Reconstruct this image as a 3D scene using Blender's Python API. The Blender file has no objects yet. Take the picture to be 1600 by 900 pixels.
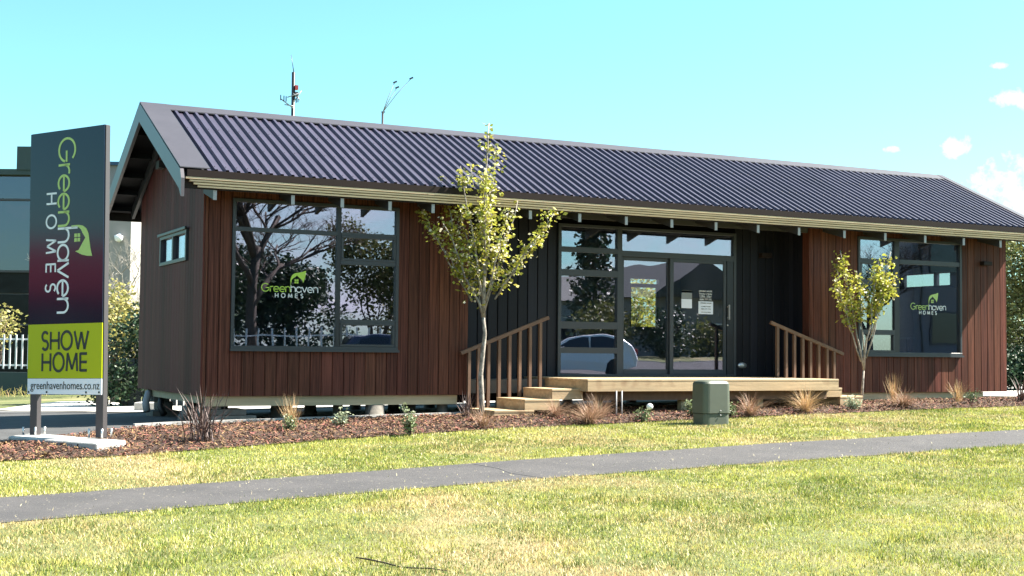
import bpy, bmesh, math, random
import numpy as np
from mathutils import Vector, Matrix, noise as mnoise

S = bpy.context.scene
COL = S.collection
R = math.radians

# ------------------------------------------------------------------ camera
cam_d = bpy.data.cameras.new('camera')
cam = bpy.data.objects.new('camera', cam_d); COL.objects.link(cam)
RX = Vector((0.89103532, -0.45382664, 0.00987092))
RU = Vector((-0.0304925, -0.03814397, 0.99880691))
RF = Vector((0.45290867, 0.89027323, 0.04782594))
CAMP = Vector((-4.42724601, -17.6510433, 0.609680209))
cam.matrix_world = Matrix(((RX.x, RU.x, -RF.x, CAMP.x), (RX.y, RU.y, -RF.y, CAMP.y), (RX.z, RU.z, -RF.z, CAMP.z), (0, 0, 0, 1)))
cam_d.sensor_width = 36.0
cam_d.lens = 36.0 * 2111.128 / 1600.0
cam_d.clip_start = 0.1; cam_d.clip_end = 3000
S.camera = cam

# ------------------------------------------------------------------ light
SUN = Vector((0.66, -0.157, 0.737)).normalized()
SUN_STRENGTH, SKY_STRENGTH, EXPOSURE = 5.0, 0.053, 2.25
sd = bpy.data.lights.new('sun', 'SUN'); sd.energy = SUN_STRENGTH; sd.angle = R(0.5); sd.color = (1.0, 0.93, 0.82)
so = bpy.data.objects.new('sun', sd); COL.objects.link(so)
so.location = SUN * 60; so.rotation_euler = SUN.to_track_quat('Z', 'Y').to_euler()

W = bpy.data.worlds.new('World'); S.world = W; W.use_nodes = True
nt = W.node_tree; N = nt.nodes; L = nt.links
bg = N['Background']; bg.inputs['Strength'].default_value = SKY_STRENGTH
sky = N.new('ShaderNodeTexSky'); sky.sky_type = 'NISHITA'; sky.sun_disc = False
sky.sun_elevation = math.asin(SUN.z); sky.sun_rotation = math.atan2(SUN.x, SUN.y)
sky.altitude = 10; sky.air_density = 1.0; sky.dust_density = 0.8; sky.ozone_density = 3.0
tc = N.new('ShaderNodeTexCoord')
def wmath(op, a, b=None, clamp=False):
    m = N.new('ShaderNodeMath'); m.operation = op; m.use_clamp = clamp
    for i, v in enumerate((a, b)):
        if v is None: continue
        if isinstance(v, (int, float)): m.inputs[i].default_value = v
        else: L.new(v, m.inputs[i])
    return m.outputs[0]
# clouds: thin streaky cloud noise over the dome, plus the few small cumulus puffs low in the north
mp = N.new('ShaderNodeMapping'); mp.inputs['Scale'].default_value = (1.0, 1.0, 3.2); L.new(tc.outputs['Generated'], mp.inputs['Vector'])
nz = N.new('ShaderNodeTexNoise'); nz.inputs['Scale'].default_value = 2.6; nz.inputs['Detail'].default_value = 8; nz.inputs['Roughness'].default_value = 0.62
L.new(mp.outputs[0], nz.inputs['Vector'])
sepd = N.new('ShaderNodeSeparateXYZ'); L.new(tc.outputs['Generated'], sepd.inputs[0])
cl_a = N.new('ShaderNodeMapRange'); cl_a.inputs[1].default_value = 0.50; cl_a.inputs[2].default_value = 0.68
L.new(nz.outputs['Fac'], cl_a.inputs[0])
south = N.new('ShaderNodeMapRange'); south.inputs[1].default_value = 0.25; south.inputs[2].default_value = -0.25   # more cloud in the southern half
L.new(sepd.outputs[1], south.inputs[0])
cl_s = wmath('MULTIPLY', cl_a.outputs[0], south.outputs[0])
fine = N.new('ShaderNodeTexNoise'); fine.inputs['Scale'].default_value = 95; fine.inputs['Detail'].default_value = 6; fine.inputs['Roughness'].default_value = 0.6
L.new(tc.outputs['Generated'], fine.inputs['Vector'])
tot = cl_s
def puff(u, v, ru, rv):
    """a puff of cumulus in direction d, ru x rv radians wide"""
    global tot
    d = (RF + RX * ((u - 800) / 2111.1) - RU * ((v - 450) / 2111.1)).normalized()
    ax = Vector((d.y, -d.x, 0)).normalized(); az = ax.cross(d)
    def dot(a, s):
        q = N.new('ShaderNodeVectorMath'); q.operation = 'DOT_PRODUCT'; q.inputs[1].default_value = a / s
        L.new(tc.outputs['Generated'], q.inputs[0]); return q.outputs['Value']
    a = dot(ax, ru); b = dot(az, rv)
    b = wmath('SUBTRACT', b, d.dot(az) / rv)
    r2 = wmath('ADD', wmath('MULTIPLY', a, a), wmath('MULTIPLY', b, b))
    r2 = wmath('ADD', r2, wmath('MULTIPLY', wmath('SUBTRACT', fine.outputs['Fac'], 0.48), 7.0))
    m = N.new('ShaderNodeMapRange'); m.inputs[1].default_value = 1.7; m.inputs[2].default_value = -1.2; m.inputs[4].default_value = 0.85; L.new(r2, m.inputs[0])
    face = N.new('ShaderNodeVectorMath'); face.operation = 'DOT_PRODUCT'; face.inputs[1].default_value = d
    L.new(tc.outputs['Generated'], face.inputs[0])
    g = wmath('GREATER_THAN', face.outputs['Value'], 0.5)
    tot = wmath('MAXIMUM', tot, wmath('MULTIPLY', m.outputs[0], g))
puff(1590, 153, 0.016, 0.0062); puff(1499, 230, 0.010, 0.0058); puff(1650, 298, 0.05, 0.022)
puff(1562, 102, 0.005, 0.002); puff(1393, 233, 0.005, 0.002); puff(1750, 330, 0.09, 0.03)
mixc = N.new('ShaderNodeMix'); mixc.data_type = 'RGBA'
L.new(tot, mixc.inputs['Factor']); tint = N.new('ShaderNodeMix'); tint.data_type = 'RGBA'; tint.blend_type = 'MULTIPLY'; tint.inputs['Factor'].default_value = 1.0
tint.inputs['B'].default_value = (0.80, 1.22, 1.08, 1); L.new(sky.outputs[0], tint.inputs['A'])   # the camera's cyan rendering of the blue
L.new(tint.outputs['Result'], mixc.inputs['A']); mixc.inputs['B'].default_value = (7.5, 7.6, 8.0, 1)
L.new(mixc.outputs['Result'], bg.inputs['Color'])

S.view_settings.view_transform = 'Standard'; S.view_settings.look = 'None'
S.view_settings.exposure = EXPOSURE; S.view_settings.gamma = 1.0
S.render.engine = 'CYCLES'
S.cycles.max_bounces = 6; S.cycles.transparent_max_bounces = 16; S.cycles.caustics_reflective = False; S.cycles.caustics_refractive = False

# ------------------------------------------------------------------ helpers
rnd = random.Random(7)
def G(x, y):
    """height of the ground"""
    z = -0.36 + 0.016 * min(max(x, -10), 20) + 0.03 * min(max(y, -20), 0)
    z += 0.078 * min(max(-20 - y, 0), 14)
    z -= 0.02 * min(max(y, 0), 8)
    return z
def link(o, parent=None):
    COL.objects.link(o)
    if parent is not None: o.parent = parent
    return o
def worldloc(o):
    v = Vector((0, 0, 0))
    while o is not None: v += o.location; o = o.parent
    return v
class MB:
    def __init__(s): s.v = []; s.f = []; s.sm = []
    def add(s, vs, fs, smooth=False):
        b = len(s.v); s.v.extend([tuple(p) for p in vs]); s.f.extend([tuple(i + b for i in f) for f in fs]); s.sm.extend([smooth] * len(fs)); return s
    def box(s, x0, x1, y0, y1, z0, z1):
        return s.add([(x0,y0,z0),(x1,y0,z0),(x1,y1,z0),(x0,y1,z0),(x0,y0,z1),(x1,y0,z1),(x1,y1,z1),(x0,y1,z1)],
                     [(3,2,1,0),(4,5,6,7),(0,1,5,4),(1,2,6,5),(2,3,7,6),(3,0,4,7)])
    def prism(s, poly, a, d):
        """poly: list of 3-D points (planar), extruded by vector d"""
        n = len(poly); d = Vector(d)
        vs = [Vector(p) for p in poly] + [Vector(p) + d for p in poly]
        fs = [tuple(range(n - 1, -1, -1)), tuple(range(n, 2 * n))] + [(i, (i + 1) % n, n + (i + 1) % n, n + i) for i in range(n)]
        return s.add(vs, fs)
    def bar(s, p, q, w, h, up=(0, 0, 1)):
        """square bar from p to q"""
        p = Vector(p); q = Vector(q); d = (q - p).normalized(); u = Vector(up); r = d.cross(u).normalized(); u = r.cross(d)
        c = [r * (w / 2) * a + u * (h / 2) * b for a, b in ((-1, -1), (1, -1), (1, 1), (-1, 1))]
        return s.add([p + k for k in c] + [q + k for k in c], [(0, 1, 2, 3), (7, 6, 5, 4), (0, 4, 5, 1), (1, 5, 6, 2), (2, 6, 7, 3), (3, 7, 4, 0)])
    def tube(s, pts, rad, n=6, cap=True):
        pts = [Vector(p) for p in pts]; m = len(pts)
        if isinstance(rad, (int, float)): rad = [rad] * m
        vs = []; ref = Vector((0.31, 0.87, 0.38))
        for i, p in enumerate(pts):
            t = (pts[min(i + 1, m - 1)] - pts[max(i - 1, 0)]).normalized()
            a = t.cross(ref)
            if a.length < 1e-3: a = t.cross(Vector((1, 0, 0)))
            a.normalize(); b = t.cross(a)
            for k in range(n):
                th = 2 * math.pi * k / n
                vs.append(p + (a * math.cos(th) + b * math.sin(th)) * rad[i])
        fs = []
        for i in range(m - 1):
            for k in range(n):
                fs.append((i * n + k, i * n + (k + 1) % n, (i + 1) * n + (k + 1) % n, (i + 1) * n + k))
        if cap: fs += [tuple(range(n - 1, -1, -1)), tuple(range((m - 1) * n, m * n))]
        return s.add(vs, fs, True)
    def lathe(s, prof, c, n=20):
        vs = []; m = len(prof)
        for r, z in prof:
            for k in range(n):
                th = 2 * math.pi * k / n; vs.append((c[0] + r * math.cos(th), c[1] + r * math.sin(th), c[2] + z))
        fs = [(i * n + k, i * n + (k + 1) % n, (i + 1) * n + (k + 1) % n, (i + 1) * n + k) for i in range(m - 1) for k in range(n)]
        fs += [tuple(range(n - 1, -1, -1)), tuple(range((m - 1) * n, m * n))]
        return s.add(vs, fs, True)
    def build(s, name, m, parent=None, bevel=0.0, **props):
        off = worldloc(parent) if parent is not None else Vector((0, 0, 0))
        me = bpy.data.meshes.new(name)
        me.from_pydata([(p[0] - off.x, p[1] - off.y, p[2] - off.z) for p in s.v], [], s.f)
        me.polygons.foreach_set('use_smooth', s.sm); me.materials.append(m); me.update()
        o = link(bpy.data.objects.new(name, me), parent)
        if bevel:
            b = o.modifiers.new('bevel', 'BEVEL'); b.width = bevel; b.segments = 1; b.limit_method = 'ANGLE'
        for k, v in props.items(): o[k] = v
        return o
def box(name, m, parent, x0, x1, y0, y1, z0, z1, bevel=0.0, **p):
    return MB().box(x0, x1, y0, y1, z0, z1).build(name, m, parent, bevel, **p)
def thing(name, label, cat, loc=(0, 0, 0), group=None):
    o = bpy.data.objects.new(name, None); o.empty_display_size = 0.2; link(o); o.location = loc
    o['label'] = label; o['category'] = cat
    if group: o['group'] = group
    return o
def tag(o, label, cat, group=None):
    o['label'] = label; o['category'] = cat
    if group: o['group'] = group
    return o
def inst(name, src, parent, loc):
    o = src.copy(); o.name = name; link(o); o.parent = parent; o.location = loc; return o
def tris_mesh(name, verts, faces_per, m, parent=None, smooth=False, **props):
    """verts (n*k,3) numpy, each k consecutive verts are one face"""
    n = len(verts) // faces_per
    me = bpy.data.meshes.new(name)
    me.vertices.add(len(verts)); me.vertices.foreach_set('co', np.ascontiguousarray(verts, dtype=np.float32).ravel())
    me.loops.add(len(verts)); me.loops.foreach_set('vertex_index', np.arange(len(verts), dtype=np.int32))
    me.polygons.add(n); me.polygons.foreach_set('loop_start', np.arange(0, len(verts), faces_per, dtype=np.int32))
    me.polygons.foreach_set('loop_total', np.full(n, faces_per, dtype=np.int32))
    me.materials.append(m); me.update(calc_edges=True)
    o = link(bpy.data.objects.new(name, me), parent)
    for k, v in props.items(): o[k] = v
    return o

# ------------------------------------------------------------------ materials
def mat(name, col, rough=0.6, metal=0.0, var=0.0, vscale=(8, 8, 8), obj_var=0.0, col2=None, bump=0.0, bscale=60, island=0.0,
        transl=0.0, spec=0.5, patch=None, contrast=(0.35, 0.65), grain=0.0, coat=0.0):
    m = bpy.data.materials.new(name); m.use_nodes = True
    t = m.node_tree; n = t.nodes; l = t.links; b = n['Principled BSDF']
    b.inputs['Roughness'].default_value = rough; b.inputs['Metallic'].default_value = metal
    b.inputs['Specular IOR Level'].default_value = spec; b.inputs['Coat Weight'].default_value = coat
    tcn = n.new('ShaderNodeTexCoord')
    rgb = n.new('ShaderNodeRGB'); rgb.outputs[0].default_value = (*col, 1); cur = rgb.outputs[0]
    vec = tcn.outputs['Object']
    oi = n.new('ShaderNodeObjectInfo')
    if obj_var or var:
        ad = n.new('ShaderNodeVectorMath'); ad.operation = 'MULTIPLY_ADD'
        cv = n.new('ShaderNodeCombineXYZ')
        for i in range(3): l.new(oi.outputs['Random'], cv.inputs[i])
        l.new(cv.outputs[0], ad.inputs[0]); ad.inputs[1].default_value = (37, 53, 71) if obj_var else (0, 0, 0); l.new(vec, ad.inputs[2]); vec = ad.outputs[0]
    if var or col2:
        mp = n.new('ShaderNodeMapping'); mp.inputs['Scale'].default_value = vscale; l.new(vec, mp.inputs[0])
        nz = n.new('ShaderNodeTexNoise'); nz.inputs['Scale'].default_value = 1.0; nz.inputs['Detail'].default_value = 6; nz.inputs['Roughness'].default_value = 0.65
        l.new(mp.outputs[0], nz.inputs['Vector'])
        mr = n.new('ShaderNodeMapRange'); mr.inputs[1].default_value = contrast[0]; mr.inputs[2].default_value = contrast[1]; l.new(nz.outputs['Fac'], mr.inputs[0])
        mx = n.new('ShaderNodeMix'); mx.data_type = 'RGBA'; l.new(mr.outputs[0], mx.inputs['Factor'])
        c2 = col2 if col2 else tuple(c * (1 - var) for c in col)
        l.new(cur, mx.inputs['A']); mx.inputs['B'].default_value = (*c2, 1); cur = mx.outputs['Result']
    if patch:
        pcol, psc, p0, p1 = patch
        pz = n.new('ShaderNodeTexNoise'); pz.inputs['Scale'].default_value = psc; pz.inputs['Detail'].default_value = 3; l.new(tcn.outputs['Object'], pz.inputs['Vector'])
        pr = n.new('ShaderNodeMapRange'); pr.inputs[1].default_value = p0; pr.inputs[2].default_value = p1; l.new(pz.outputs['Fac'], pr.inputs[0])
        mx = n.new('ShaderNodeMix'); mx.data_type = 'RGBA'; l.new(pr.outputs[0], mx.inputs['Factor']); l.new(cur, mx.inputs['A']); mx.inputs['B'].default_value = (*pcol, 1); cur = mx.outputs['Result']
    if obj_var or island:
        hs = n.new('ShaderNodeHueSaturation'); l.new(cur, hs.inputs['Color'])
        if island:
            ge = n.new('ShaderNodeNewGeometry'); src = ge.outputs['Random Per Island']; a = island
        else: src = oi.outputs['Random']; a = obj_var
        r1 = n.new('ShaderNodeMapRange'); r1.inputs[3].default_value = 1 - a; r1.inputs[4].default_value = 1 + a; l.new(src, r1.inputs[0]); l.new(r1.outputs[0], hs.inputs['Value'])
        r2 = n.new('ShaderNodeMapRange'); r2.inputs[3].default_value = 0.5 + a * (0.05 if island else 0.022); r2.inputs[4].default_value = 0.5 - a * (0.05 if island else 0.022)
        fr = n.new('ShaderNodeMath'); fr.operation = 'FRACT'; ml = n.new('ShaderNodeMath'); ml.operation = 'MULTIPLY'; ml.inputs[1].default_value = 7.31
        l.new(src, ml.inputs[0]); l.new(ml.outputs[0], fr.inputs[0]); l.new(fr.outputs[0], r2.inputs[0]); l.new(r2.outputs[0], hs.inputs['Hue'])
        cur = hs.outputs[0]
    l.new(cur, b.inputs['Base Color'])
    if bump:
        bz = n.new('ShaderNodeTexNoise'); bz.inputs['Scale'].default_value = bscale; bz.inputs['Detail'].default_value = 5; l.new(tcn.outputs['Object'], bz.inputs['Vector'])
        bn = n.new('ShaderNodeBump'); bn.inputs['Strength'].default_value = bump; bn.inputs['Distance'].default_value = 0.01; l.new(bz.outputs['Fac'], bn.inputs['Height']); l.new(bn.outputs[0], b.inputs['Normal'])
    if transl:
        tr = n.new('ShaderNodeBsdfTranslucent'); l.new(cur, tr.inputs['Color'])
        ms = n.new('ShaderNodeMixShader'); ms.inputs[0].default_value = transl
        l.new(b.outputs[0], ms.inputs[1]); l.new(tr.outputs[0], ms.inputs[2]); l.new(ms.outputs[0], n['Material Output'].inputs['Surface'])
    return m
M = {}
M['cedar'] = mat('cedar', (0.138, 0.047, 0.031), 0.55, var=0.62, vscale=(55, 55, 1.1), obj_var=0.26, contrast=(0.40, 0.62), bump=0.12, bscale=90, spec=0.15)
M['cedar_grey'] = mat('cedar_weathered', (0.128, 0.037, 0.033), 0.6, var=0.6, vscale=(55, 95, 0.7), obj_var=0.3, contrast=(0.3, 0.7), spec=0.1)
M['black_clad'] = mat('black_cladding', (0.014, 0.0145, 0.021), 0.5, var=0.3, vscale=(50, 50, 1), obj_var=0.3, spec=0.2)
M['lining'] = mat('dark_lining', (0.006, 0.005, 0.005), 0.9, spec=0.05)
M['roof'] = mat('roof_steel', (0.060, 0.052, 0.080), 0.42, var=0.22, vscale=(1.5, 1.5, 1.5), spec=0.35, obj_var=0.05)
M['flash'] = mat('flashing_steel', (0.080, 0.072, 0.084), 0.42, var=0.12, vscale=(2, 2, 2), spec=0.55)
M['gutter'] = mat('gutter_steel', (0.022, 0.015, 0.013), 0.5, spec=0.12)
M['alu'] = mat('joinery_aluminium', (0.034, 0.038, 0.046), 0.42, var=0.1, vscale=(3, 3, 3))
M['alu_dark'] = mat('joinery_dark', (0.012, 0.013, 0.018), 0.4)
M['rafter'] = mat('painted_rafter', (0.04, 0.04, 0.044), 0.6, var=0.15, vscale=(5, 5, 5))
M['rafter_end'] = mat('rafter_end_cap', (0.34, 0.34, 0.36), 0.6)
M['soffit'] = mat('dark_soffit', (0.012, 0.012, 0.014), 0.7, spec=0.15)
M['pine'] = mat('pine_timber', (0.54, 0.385, 0.225), 0.65, var=0.45, vscale=(1.2, 14, 22), obj_var=0.10, contrast=(0.3, 0.75), patch=((0.28, 0.17, 0.09), 3.1, 0.58, 0.74), bump=0.1, bscale=40)
M['pine_x'] = mat('pine_batten', (0.80, 0.60, 0.40), 0.65, var=0.3, vscale=(2.5, 30, 30), obj_var=0.06, contrast=(0.3, 0.7))
M['rail'] = mat('stained_rail', (0.15, 0.082, 0.05), 0.6, var=0.3, vscale=(12, 12, 3), obj_var=0.12)
M['bearer'] = mat('treated_bearer', (0.46, 0.38, 0.24), 0.7, var=0.25, vscale=(0.8, 10, 16))
M['block'] = mat('old_blocking', (0.17, 0.155, 0.135), 0.85, var=0.4, vscale=(6, 6, 14), obj_var=0.2, bump=0.3, bscale=40)
M['black'] = mat('black_plastic', (0.012, 0.012, 0.013), 0.5)
M['rubber'] = mat('rubber', (0.015, 0.015, 0.015), 0.8)
M['pipe'] = mat('grey_pipe', (0.3, 0.3, 0.31), 0.5)
M['white'] = mat('white_paint', (0.78, 0.79, 0.82), 0.45)
M['paper'] = mat('paper', (0.72, 0.76, 0.86), 0.8)
M['paper_grey'] = mat('paper_grey', (0.22, 0.24, 0.25), 0.8)
M['ink'] = mat('ink', (0.02, 0.025, 0.02), 0.6)
M['lime'] = mat('lime_vinyl', (0.42, 0.62, 0.07), 0.45)
M['lime_pale'] = mat('lime_vinyl_pale', (0.42, 0.56, 0.16), 0.5)
M['white_vinyl'] = mat('white_vinyl', (0.78, 0.80, 0.82), 0.5)
M['sign_navy'] = mat('sign_dark_panel', (0.004, 0.006, 0.022), 0.13, spec=0.34)
M['sign_lime'] = mat('sign_lime_panel', (0.42, 0.46, 0.008), 0.45, spec=0.2)
M['sign_white'] = mat('sign_white_panel', (0.78, 0.80, 0.86), 0.35)
M['sign_frame'] = mat('sign_frame', (0.07, 0.062, 0.065), 0.4, metal=0.3)
M['bolt'] = mat('zinc_bolt', (0.6, 0.6, 0.6), 0.35, metal=0.8)
M['concrete'] = mat('concrete', (0.45, 0.44, 0.42), 0.9, var=0.25, vscale=(6, 6, 6), bump=0.4, bscale=70)
M['concrete_pale'] = mat('concrete_yard', (0.52, 0.50, 0.46), 0.9, var=0.15, vscale=(1.5, 1.5, 1.5), bump=0.2, bscale=90)
M['asphalt'] = mat('asphalt', (0.060, 0.061, 0.063), 0.92, var=0.35, vscale=(3, 3, 3), bump=0.5, bscale=180)
M['path'] = mat('path_asphalt', (0.042, 0.040, 0.042), 0.93, col2=(0.062, 0.058, 0.059), vscale=(1.7, 1.7, 1.7), bump=0.6, bscale=220, patch=((0.24, 0.22, 0.17), 34, 0.66, 0.72))
M['soil'] = mat('bark_soil', (0.055, 0.028, 0.018), 0.95, var=0.6, vscale=(40, 40, 40), bump=0.8, bscale=60)
M['chip'] = mat('bark_chip', (0.165, 0.082, 0.046), 0.9, island=0.85, var=0.2, vscale=(30, 30, 30))
M['soil_green'] = mat('lawn_soil', (0.10, 0.11, 0.035), 0.95, col2=(0.07, 0.09, 0.02), vscale=(0.9, 0.9, 0.9), bump=0.7, bscale=120, patch=((0.22, 0.18, 0.09), 0.7, 0.52, 0.70))
M['grass'] = mat('grass_blade', (0.28, 0.305, 0.055), 0.75, col2=(0.50, 0.47, 0.12), vscale=(1.3, 1.3, 1.3), island=0.75, transl=0.3, patch=((0.50, 0.39, 0.18), 0.62, 0.47, 0.62), spec=0.25)
M['clip'] = mat('dry_clipping', (0.58, 0.50, 0.30), 0.8, island=0.3)
M['green_box'] = mat('green_plastic', (0.085, 0.098, 0.075), 0.5, var=0.15, vscale=(3, 3, 3))
M['bark_white'] = mat('pale_bark', (0.40, 0.35, 0.30), 0.8, var=0.75, vscale=(22, 22, 14), bump=0.5, bscale=60)
M['bark'] = mat('brown_bark', (0.08, 0.06, 0.048), 0.9, var=0.4, vscale=(10, 10, 3))
M['bark_grey'] = mat('grey_twigs', (0.34, 0.31, 0.27), 0.9, var=0.3, vscale=(10, 10, 3))
M['leaf_spring'] = mat('spring_leaf', (0.36, 0.36, 0.055), 0.5, island=0.5, transl=0.4)
M['leaf_blossom'] = mat('pale_blossom', (0.72, 0.68, 0.52), 0.6, island=0.12, transl=0.35)
M['leaf_olive'] = mat('olive_leaf', (0.12, 0.13, 0.035), 0.6, island=0.5, transl=0.25)
M['leaf_yellow'] = mat('yellow_leaf', (0.34, 0.31, 0.10), 0.6, island=0.4, transl=0.3)
M['leaf_dark'] = mat('dark_leaf', (0.025, 0.055, 0.022), 0.5, island=0.5, transl=0.1)
M['leaf_shrub'] = mat('shrub_leaf', (0.16, 0.20, 0.09), 0.5, island=0.4, transl=0.2)
M['leaf_grey'] = mat('greygreen_leaf', (0.30, 0.34, 0.22), 0.6, island=0.3, transl=0.2)
M['flax'] = mat('bronze_flax', (0.075, 0.046, 0.042), 0.65, island=0.4, transl=0.1)
M['tussock'] = mat('copper_tussock', (0.30, 0.185, 0.12), 0.6, island=0.4, transl=0.2)
M['tussock_gold'] = mat('straw_tussock', (0.46, 0.31, 0.16), 0.6, island=0.35, transl=0.25)
M['fence_dark'] = mat('dark_paling', (0.03, 0.042, 0.045), 0.8, obj_var=0.25)
M['fence_white'] = mat('white_steel', (0.62, 0.64, 0.68), 0.5)
M['wall_green'] = mat('dark_green_wall', (0.035, 0.06, 0.065), 0.8)
M['wall_grey'] = mat('grey_render', (0.27, 0.255, 0.24), 0.9, var=0.1, vscale=(1, 1, 1))
M['cladding_grey'] = mat('grey_panel', (0.19, 0.19, 0.21), 0.6, var=0.1, vscale=(1, 1, 1))
M['wall_cream'] = mat('cream_wall', (0.42, 0.42, 0.40), 0.85)
M['tile_roof'] = mat('grey_roof', (0.085, 0.09, 0.085), 0.8, var=0.2, vscale=(4, 4, 4))
M['carpaint'] = mat('white_car_paint', (0.80, 0.81, 0.84), 0.25, coat=0.6)
M['cardark'] = mat('dark_car_paint', (0.02, 0.025, 0.06), 0.2, coat=0.6)
M['carglass'] = mat('car_glass', (0.01, 0.01, 0.012), 0.05, spec=0.8)
M['inner'] = mat('interior_paint', (0.26, 0.265, 0.30), 0.9)
M['inner_floor'] = mat('interior_floor', (0.09, 0.085, 0.08), 0.6)
M['office_dark'] = mat('dark_office_pane', (0.012, 0.016, 0.018), 0.35, var=0.5, vscale=(1.2, 1.2, 2.5), spec=0.12)
M['apron'] = mat('apron_steel', (0.058, 0.053, 0.062), 0.45, var=0.15, vscale=(2, 2, 2), spec=0.35)
M['red'] = mat('red_lens', (0.22, 0.02, 0.02), 0.3)
M['blue'] = mat('blue_fabric', (0.03, 0.07, 0.14), 0.8)

def glass(name, tint, base, wav=0.0):
    m = bpy.data.materials.new(name); m.use_nodes = True
    t = m.node_tree; n = t.nodes; l = t.links; n.remove(n['Principled BSDF'])
    tr = n.new('ShaderNodeBsdfTransparent'); tr.inputs[0].default_value = (*tint, 1)
    gl = n.new('ShaderNodeBsdfGlossy'); gl.inputs['Roughness'].default_value = 0.0; gl.inputs['Color'].default_value = (0.84, 0.82, 1.0, 1)
    fr = n.new('ShaderNodeFresnel'); ge = n.new('ShaderNodeNewGeometry'); io = n.new('ShaderNodeMath'); io.operation = 'MULTIPLY_ADD'; io.inputs[1].default_value = 1 / 1.45 - 1.45; io.inputs[2].default_value = 1.45
    l.new(ge.outputs['Backfacing'], io.inputs[0]); l.new(io.outputs[0], fr.inputs['IOR'])   # no total reflection inside the pane
    ad = n.new('ShaderNodeMath'); ad.operation = 'ADD'; ad.use_clamp = True; ad.inputs[1].default_value = base; l.new(fr.outputs[0], ad.inputs[0])
    ms = n.new('ShaderNodeMixShader'); l.new(ad.outputs[0], ms.inputs[0]); l.new(tr.outputs[0], ms.inputs[1]); l.new(gl.outputs[0], ms.inputs[2])
    l.new(ms.outputs[0], n['Material Output'].inputs['Surface'])
    if wav:
        tcn = n.new('ShaderNodeTexCoord'); bz = n.new('ShaderNodeTexNoise'); bz.inputs['Scale'].default_value = 1.6; bz.inputs['Detail'].default_value = 1
        l.new(tcn.outputs['Object'], bz.inputs['Vector'])
        bn = n.new('ShaderNodeBump'); bn.inputs['Strength'].default_value = wav; bn.inputs['Distance'].default_value = 0.02; l.new(bz.outputs['Fac'], bn.inputs['Height']); l.new(bn.outputs[0], gl.inputs['Normal'])
    return m
M['glass'] = glass('window_glass', (0.74, 0.76, 0.80), 0.19, 0.035)
M['glass_far'] = glass('tinted_glass', (0.10, 0.13, 0.14), 0.10, 0.1)

# ------------------------------------------------------------------ ground
def grid_sheet(xs, ys, zf, name, m, **p):
    mb = MB(); nx, ny = len(xs), len(ys)
    vs = [(x, y, zf(x, y)) for y in ys for x in xs]
    fs = [(j * nx + i, j * nx + i + 1, (j + 1) * nx + i + 1, (j + 1) * nx + i) for j in range(ny - 1) for i in range(nx - 1)]
    mb.add(vs, fs, True); return mb.build(name, m, None, **p)
xs = [-900, -400, -150, -60, -30, -20, -10] + [-9 + i for i in range(29)] + [20, 24, 30, 40, 60, 90, 150, 400, 900]
ys = [-900, -400, -150, -80, -50, -34, -30, -26, -22] + [-20 + i * 0.5 for i in range(41)] + [1, 2, 3, 4, 6, 8, 12, 16, 22, 30, 40, 60, 100, 200, 500, 1200]
grid_sheet(xs, ys, G, 'ground', M['soil_green'], kind='structure')

def interp(pts, x):
    for (x0, y0), (x1, y1) in zip(pts, pts[1:]):
        if x <= x1: return y0 + (y1 - y0) * max(0, (x - x0)) / (x1 - x0)
    return pts[-1][1]
def strip(front, back, x0, x1, dx, rows, zf, name, m, **p):
    n = int((x1 - x0) / dx); vs = []
    for j in range(rows + 1):
        for i in range(n + 1):
            x = x0 + (x1 - x0) * i / n; y = interp(front, x) + (interp(back, x) - interp(front, x)) * j / rows
            vs.append((x, y, zf(x, y, j / rows)))
    fs = [(j * (n + 1) + i, j * (n + 1) + i + 1, (j + 1) * (n + 1) + i + 1, (j + 1) * (n + 1) + i) for j in range(rows) for i in range(n)]
    return MB().add(vs, fs, True).build(name, m, None, **p)
P_BACK = [(-12, -7.2), (-6, -6.5), (-3.13, -6.09), (-0.95, -5.80), (1.86, -5.33), (5.44, -4.92), (9.76, -4.70), (16, -4.45), (30, -4.2)]
P_FRONT = [(-12, -8.6), (-6, -7.85), (-3.27, -7.42), (-1.33, -7.12), (1.15, -6.76), (4.17, -6.50), (8.08, -6.22), (16, -5.9), (30, -5.7)]
strip(P_FRONT, P_BACK, -12, 30, 0.5, 4, lambda x, y, t: G(x, y) + 0.005, 'path', M['path'], kind='structure')
M_FRONT = [(-6, -3.7), (-2.85, -3.51), (-1.61, -3.45), (-0.12, -2.98), (1.59, -2.47), (3.58, -2.05), (5.58, -1.92), (7.96, -1.70), (10.51, -1.55), (13.29, -1.53), (20, -1.6)]
M_BACK = [(-6, -2.6), (-2.65, -1.85), (-0.77, -0.37), (1.09, -0.22), (3.46, -0.1), (6, 0.3), (10, 0.2), (14.0, -0.1), (20, -0.3)]
def mound(x, y, t): return G(x, y) + 0.012 + 0.06 * math.sin(math.pi * min(1, t * 1.15) ** 0.8 * 0.87) * (0.75 + 0.5 * mnoise.noise((x * 1.3, y * 1.3, 0)))
strip(M_FRONT, M_BACK, -6, 20, 0.2, 10, mound, 'mulch_bed', M['soil'], kind='structure')
def mulch_z(x, y):
    f, b = interp(M_FRONT, x), interp(M_BACK, x); return mound(x, y, min(max((y - f) / (b - f), 0), 1))
# concrete edging behind the bark
ed = MB()
for i in range(60):
    x0 = -0.95 + i * 0.5; x1 = x0 + 0.5
    if x1 > 12: break
    a = (x0, interp(M_BACK, x0) + 0.04, G(x0, 0) + 0.02); b = (x1, interp(M_BACK, x1) + 0.04, G(x1, 0) + 0.02)
    ed.bar(a, b, 0.05, 0.07)
ed.build('kerb_edging', M['concrete'], None, kind='structure')
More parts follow.
